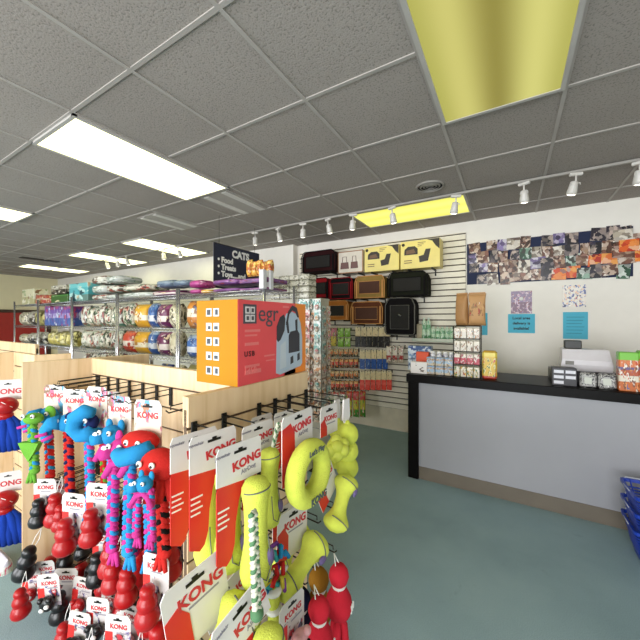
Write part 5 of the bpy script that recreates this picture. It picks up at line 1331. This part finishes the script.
# hanging rope and multicoloured rope toy
p = hang(253, 512, x=-.46)
t = thing('braided_rope', 'green and white braided rope hanging from the front stick', 'dog toy', p, R0)
b = MB(); braid(b, (0, 0, 0), (.01, 0, -.2), .0095, 7); b.build('rope', [mat('rope_cream', 'c9ccb8', .8), mat('rope_green', '4f7a54', .8)], t)
MB().ball((.01, 0, -.208), .014).build('rope_knot', mat('rope_green', '4f7a54', .8), t)
p = hang(268, 540, x=-.53)
settle(t)
t = thing('multicolour_toy', 'multicoloured knotted rope toy with yellow middle beside the green braid', 'dog toy', p, R0)
rr = random.Random(5)
cs = [PL['blue'], PL['red'], PL['purple'], fab('yellow_cotton', 'd8c848'), PL['teal'], fab('white_cotton', 'dcdcd4')]
b = MB()
for k in range(26):
    b.m(k % 6); a = rr.uniform(0, 6.28); q = Vector((rr.uniform(-.03, .03), rr.uniform(-.02, .01), -.02 - rr.uniform(0, .1)))
    b.tube([q, q + Vector((.02 * math.cos(a), -.01, .01)), q + Vector((.03 * math.cos(a), -.012, .02 * math.sin(a)))], .006, 6)
b.build('rope_bundle', cs, t)
MB().ball((.0, -.02, -.14), .018, .016, .03).ball((.0, -.02, -.19), .015, .014, .028).build('felt_core', TEN, t)
for k in range(2): MB().lathe([(.019, -.112 - .045 * k), (.021, -.118 - .045 * k), (.019, -.124 - .045 * k)], (0, -.02, 0), 12).build('white_collar', EYE_W, t)

settle(t)
# ---------------------------------------------------------------- blue shopping baskets
def make_basket():
    t = thing('shopping_basket', 'x', 'basket'); BL = mat('basket_blue', '1b3ba6', .35, var=.05)
    w1, d1, w0, d0, h = .21, .14, .165, .105, .225
    b = MB()
    N = 9; zs_ = [.0, .025] + [.025 + .2 * k / 8 for k in range(1, 9)]
    def ringpts(z, o=0):
        q = z / h; a = w0 + (w1 - w0) * q + o; c = d0 + (d1 - d0) * q + o; r = .03
        pts = []
        for sx, sy, a0 in ((1, 1, 0), (-1, 1, PI / 2), (-1, -1, PI), (1, -1, 1.5 * PI)):
            for k in range(4): an = a0 + PI / 2 * k / 3; pts.append((sx * (a - r) + r * math.cos(an), sy * (c - r) + r * math.sin(an), z))
        return pts
    b.add(ringpts(0) + ringpts(.05), [tuple(range(16))[::-1]] + [(k, (k + 1) % 16, 16 + (k + 1) % 16, 16 + k) for k in range(16)])
    b.add(ringpts(0, -.003) + ringpts(.05, -.003), [tuple(range(16))] + [(k, 16 + k, 16 + (k + 1) % 16, (k + 1) % 16) for k in range(16)])
    for k in range(7): z = .062 + .019 * k; b.tube([Vector(p) for p in ringpts(z)], .0055, 5, True)
    for (sx, sy) in ((1, 1), (-1, 1), (-1, -1), (1, -1)):
        for fx in (.25, .8): b.tube([(sx * fx * w0, sy * d0, .04), (sx * fx * w1, sy * d1, h)], .005, 5)
        b.tube([(sx * w0, sy * .5 * d0, .04), (sx * w1, sy * .5 * d1, h)], .005, 5)
    b.build('basket_body', BL, t)
    o = ringpts(h - .02); p2 = ringpts(h, .012); p3 = ringpts(h - .022, .014)
    MB().add(o + ringpts(h) + p2 + p3, [(a * 16 + k, a * 16 + (k + 1) % 16, (a + 1) * 16 + (k + 1) % 16, (a + 1) * 16 + k) for a in range(3) for k in range(16)]).build('rim', BL, t)
    MB().tube([(-w1 - .012, -.05, h - .004), (-w1 - .012, .05, h - .004)], .004, 6).tube([(w1 * .9, d1 + .006, h - .002), (w1 * .9, d1 + .01, h + .006), (-w1 * .9, d1 + .01, h + .006), (-w1 * .9, d1 + .006, h - .002)], .004, 6).build('handle', mat('grey_handle', 'b4b8c4', .4), t)
    return t
K = Kind(make_basket())
for k, lab in enumerate(('lowest', 'middle', 'topmost')):
    K.put((.87, 2.80, .003 + .108 * k), 0.02 * k, 'blue plastic shopping basket before the counter, %s of the stack' % lab, 'stacked blue shopping baskets')
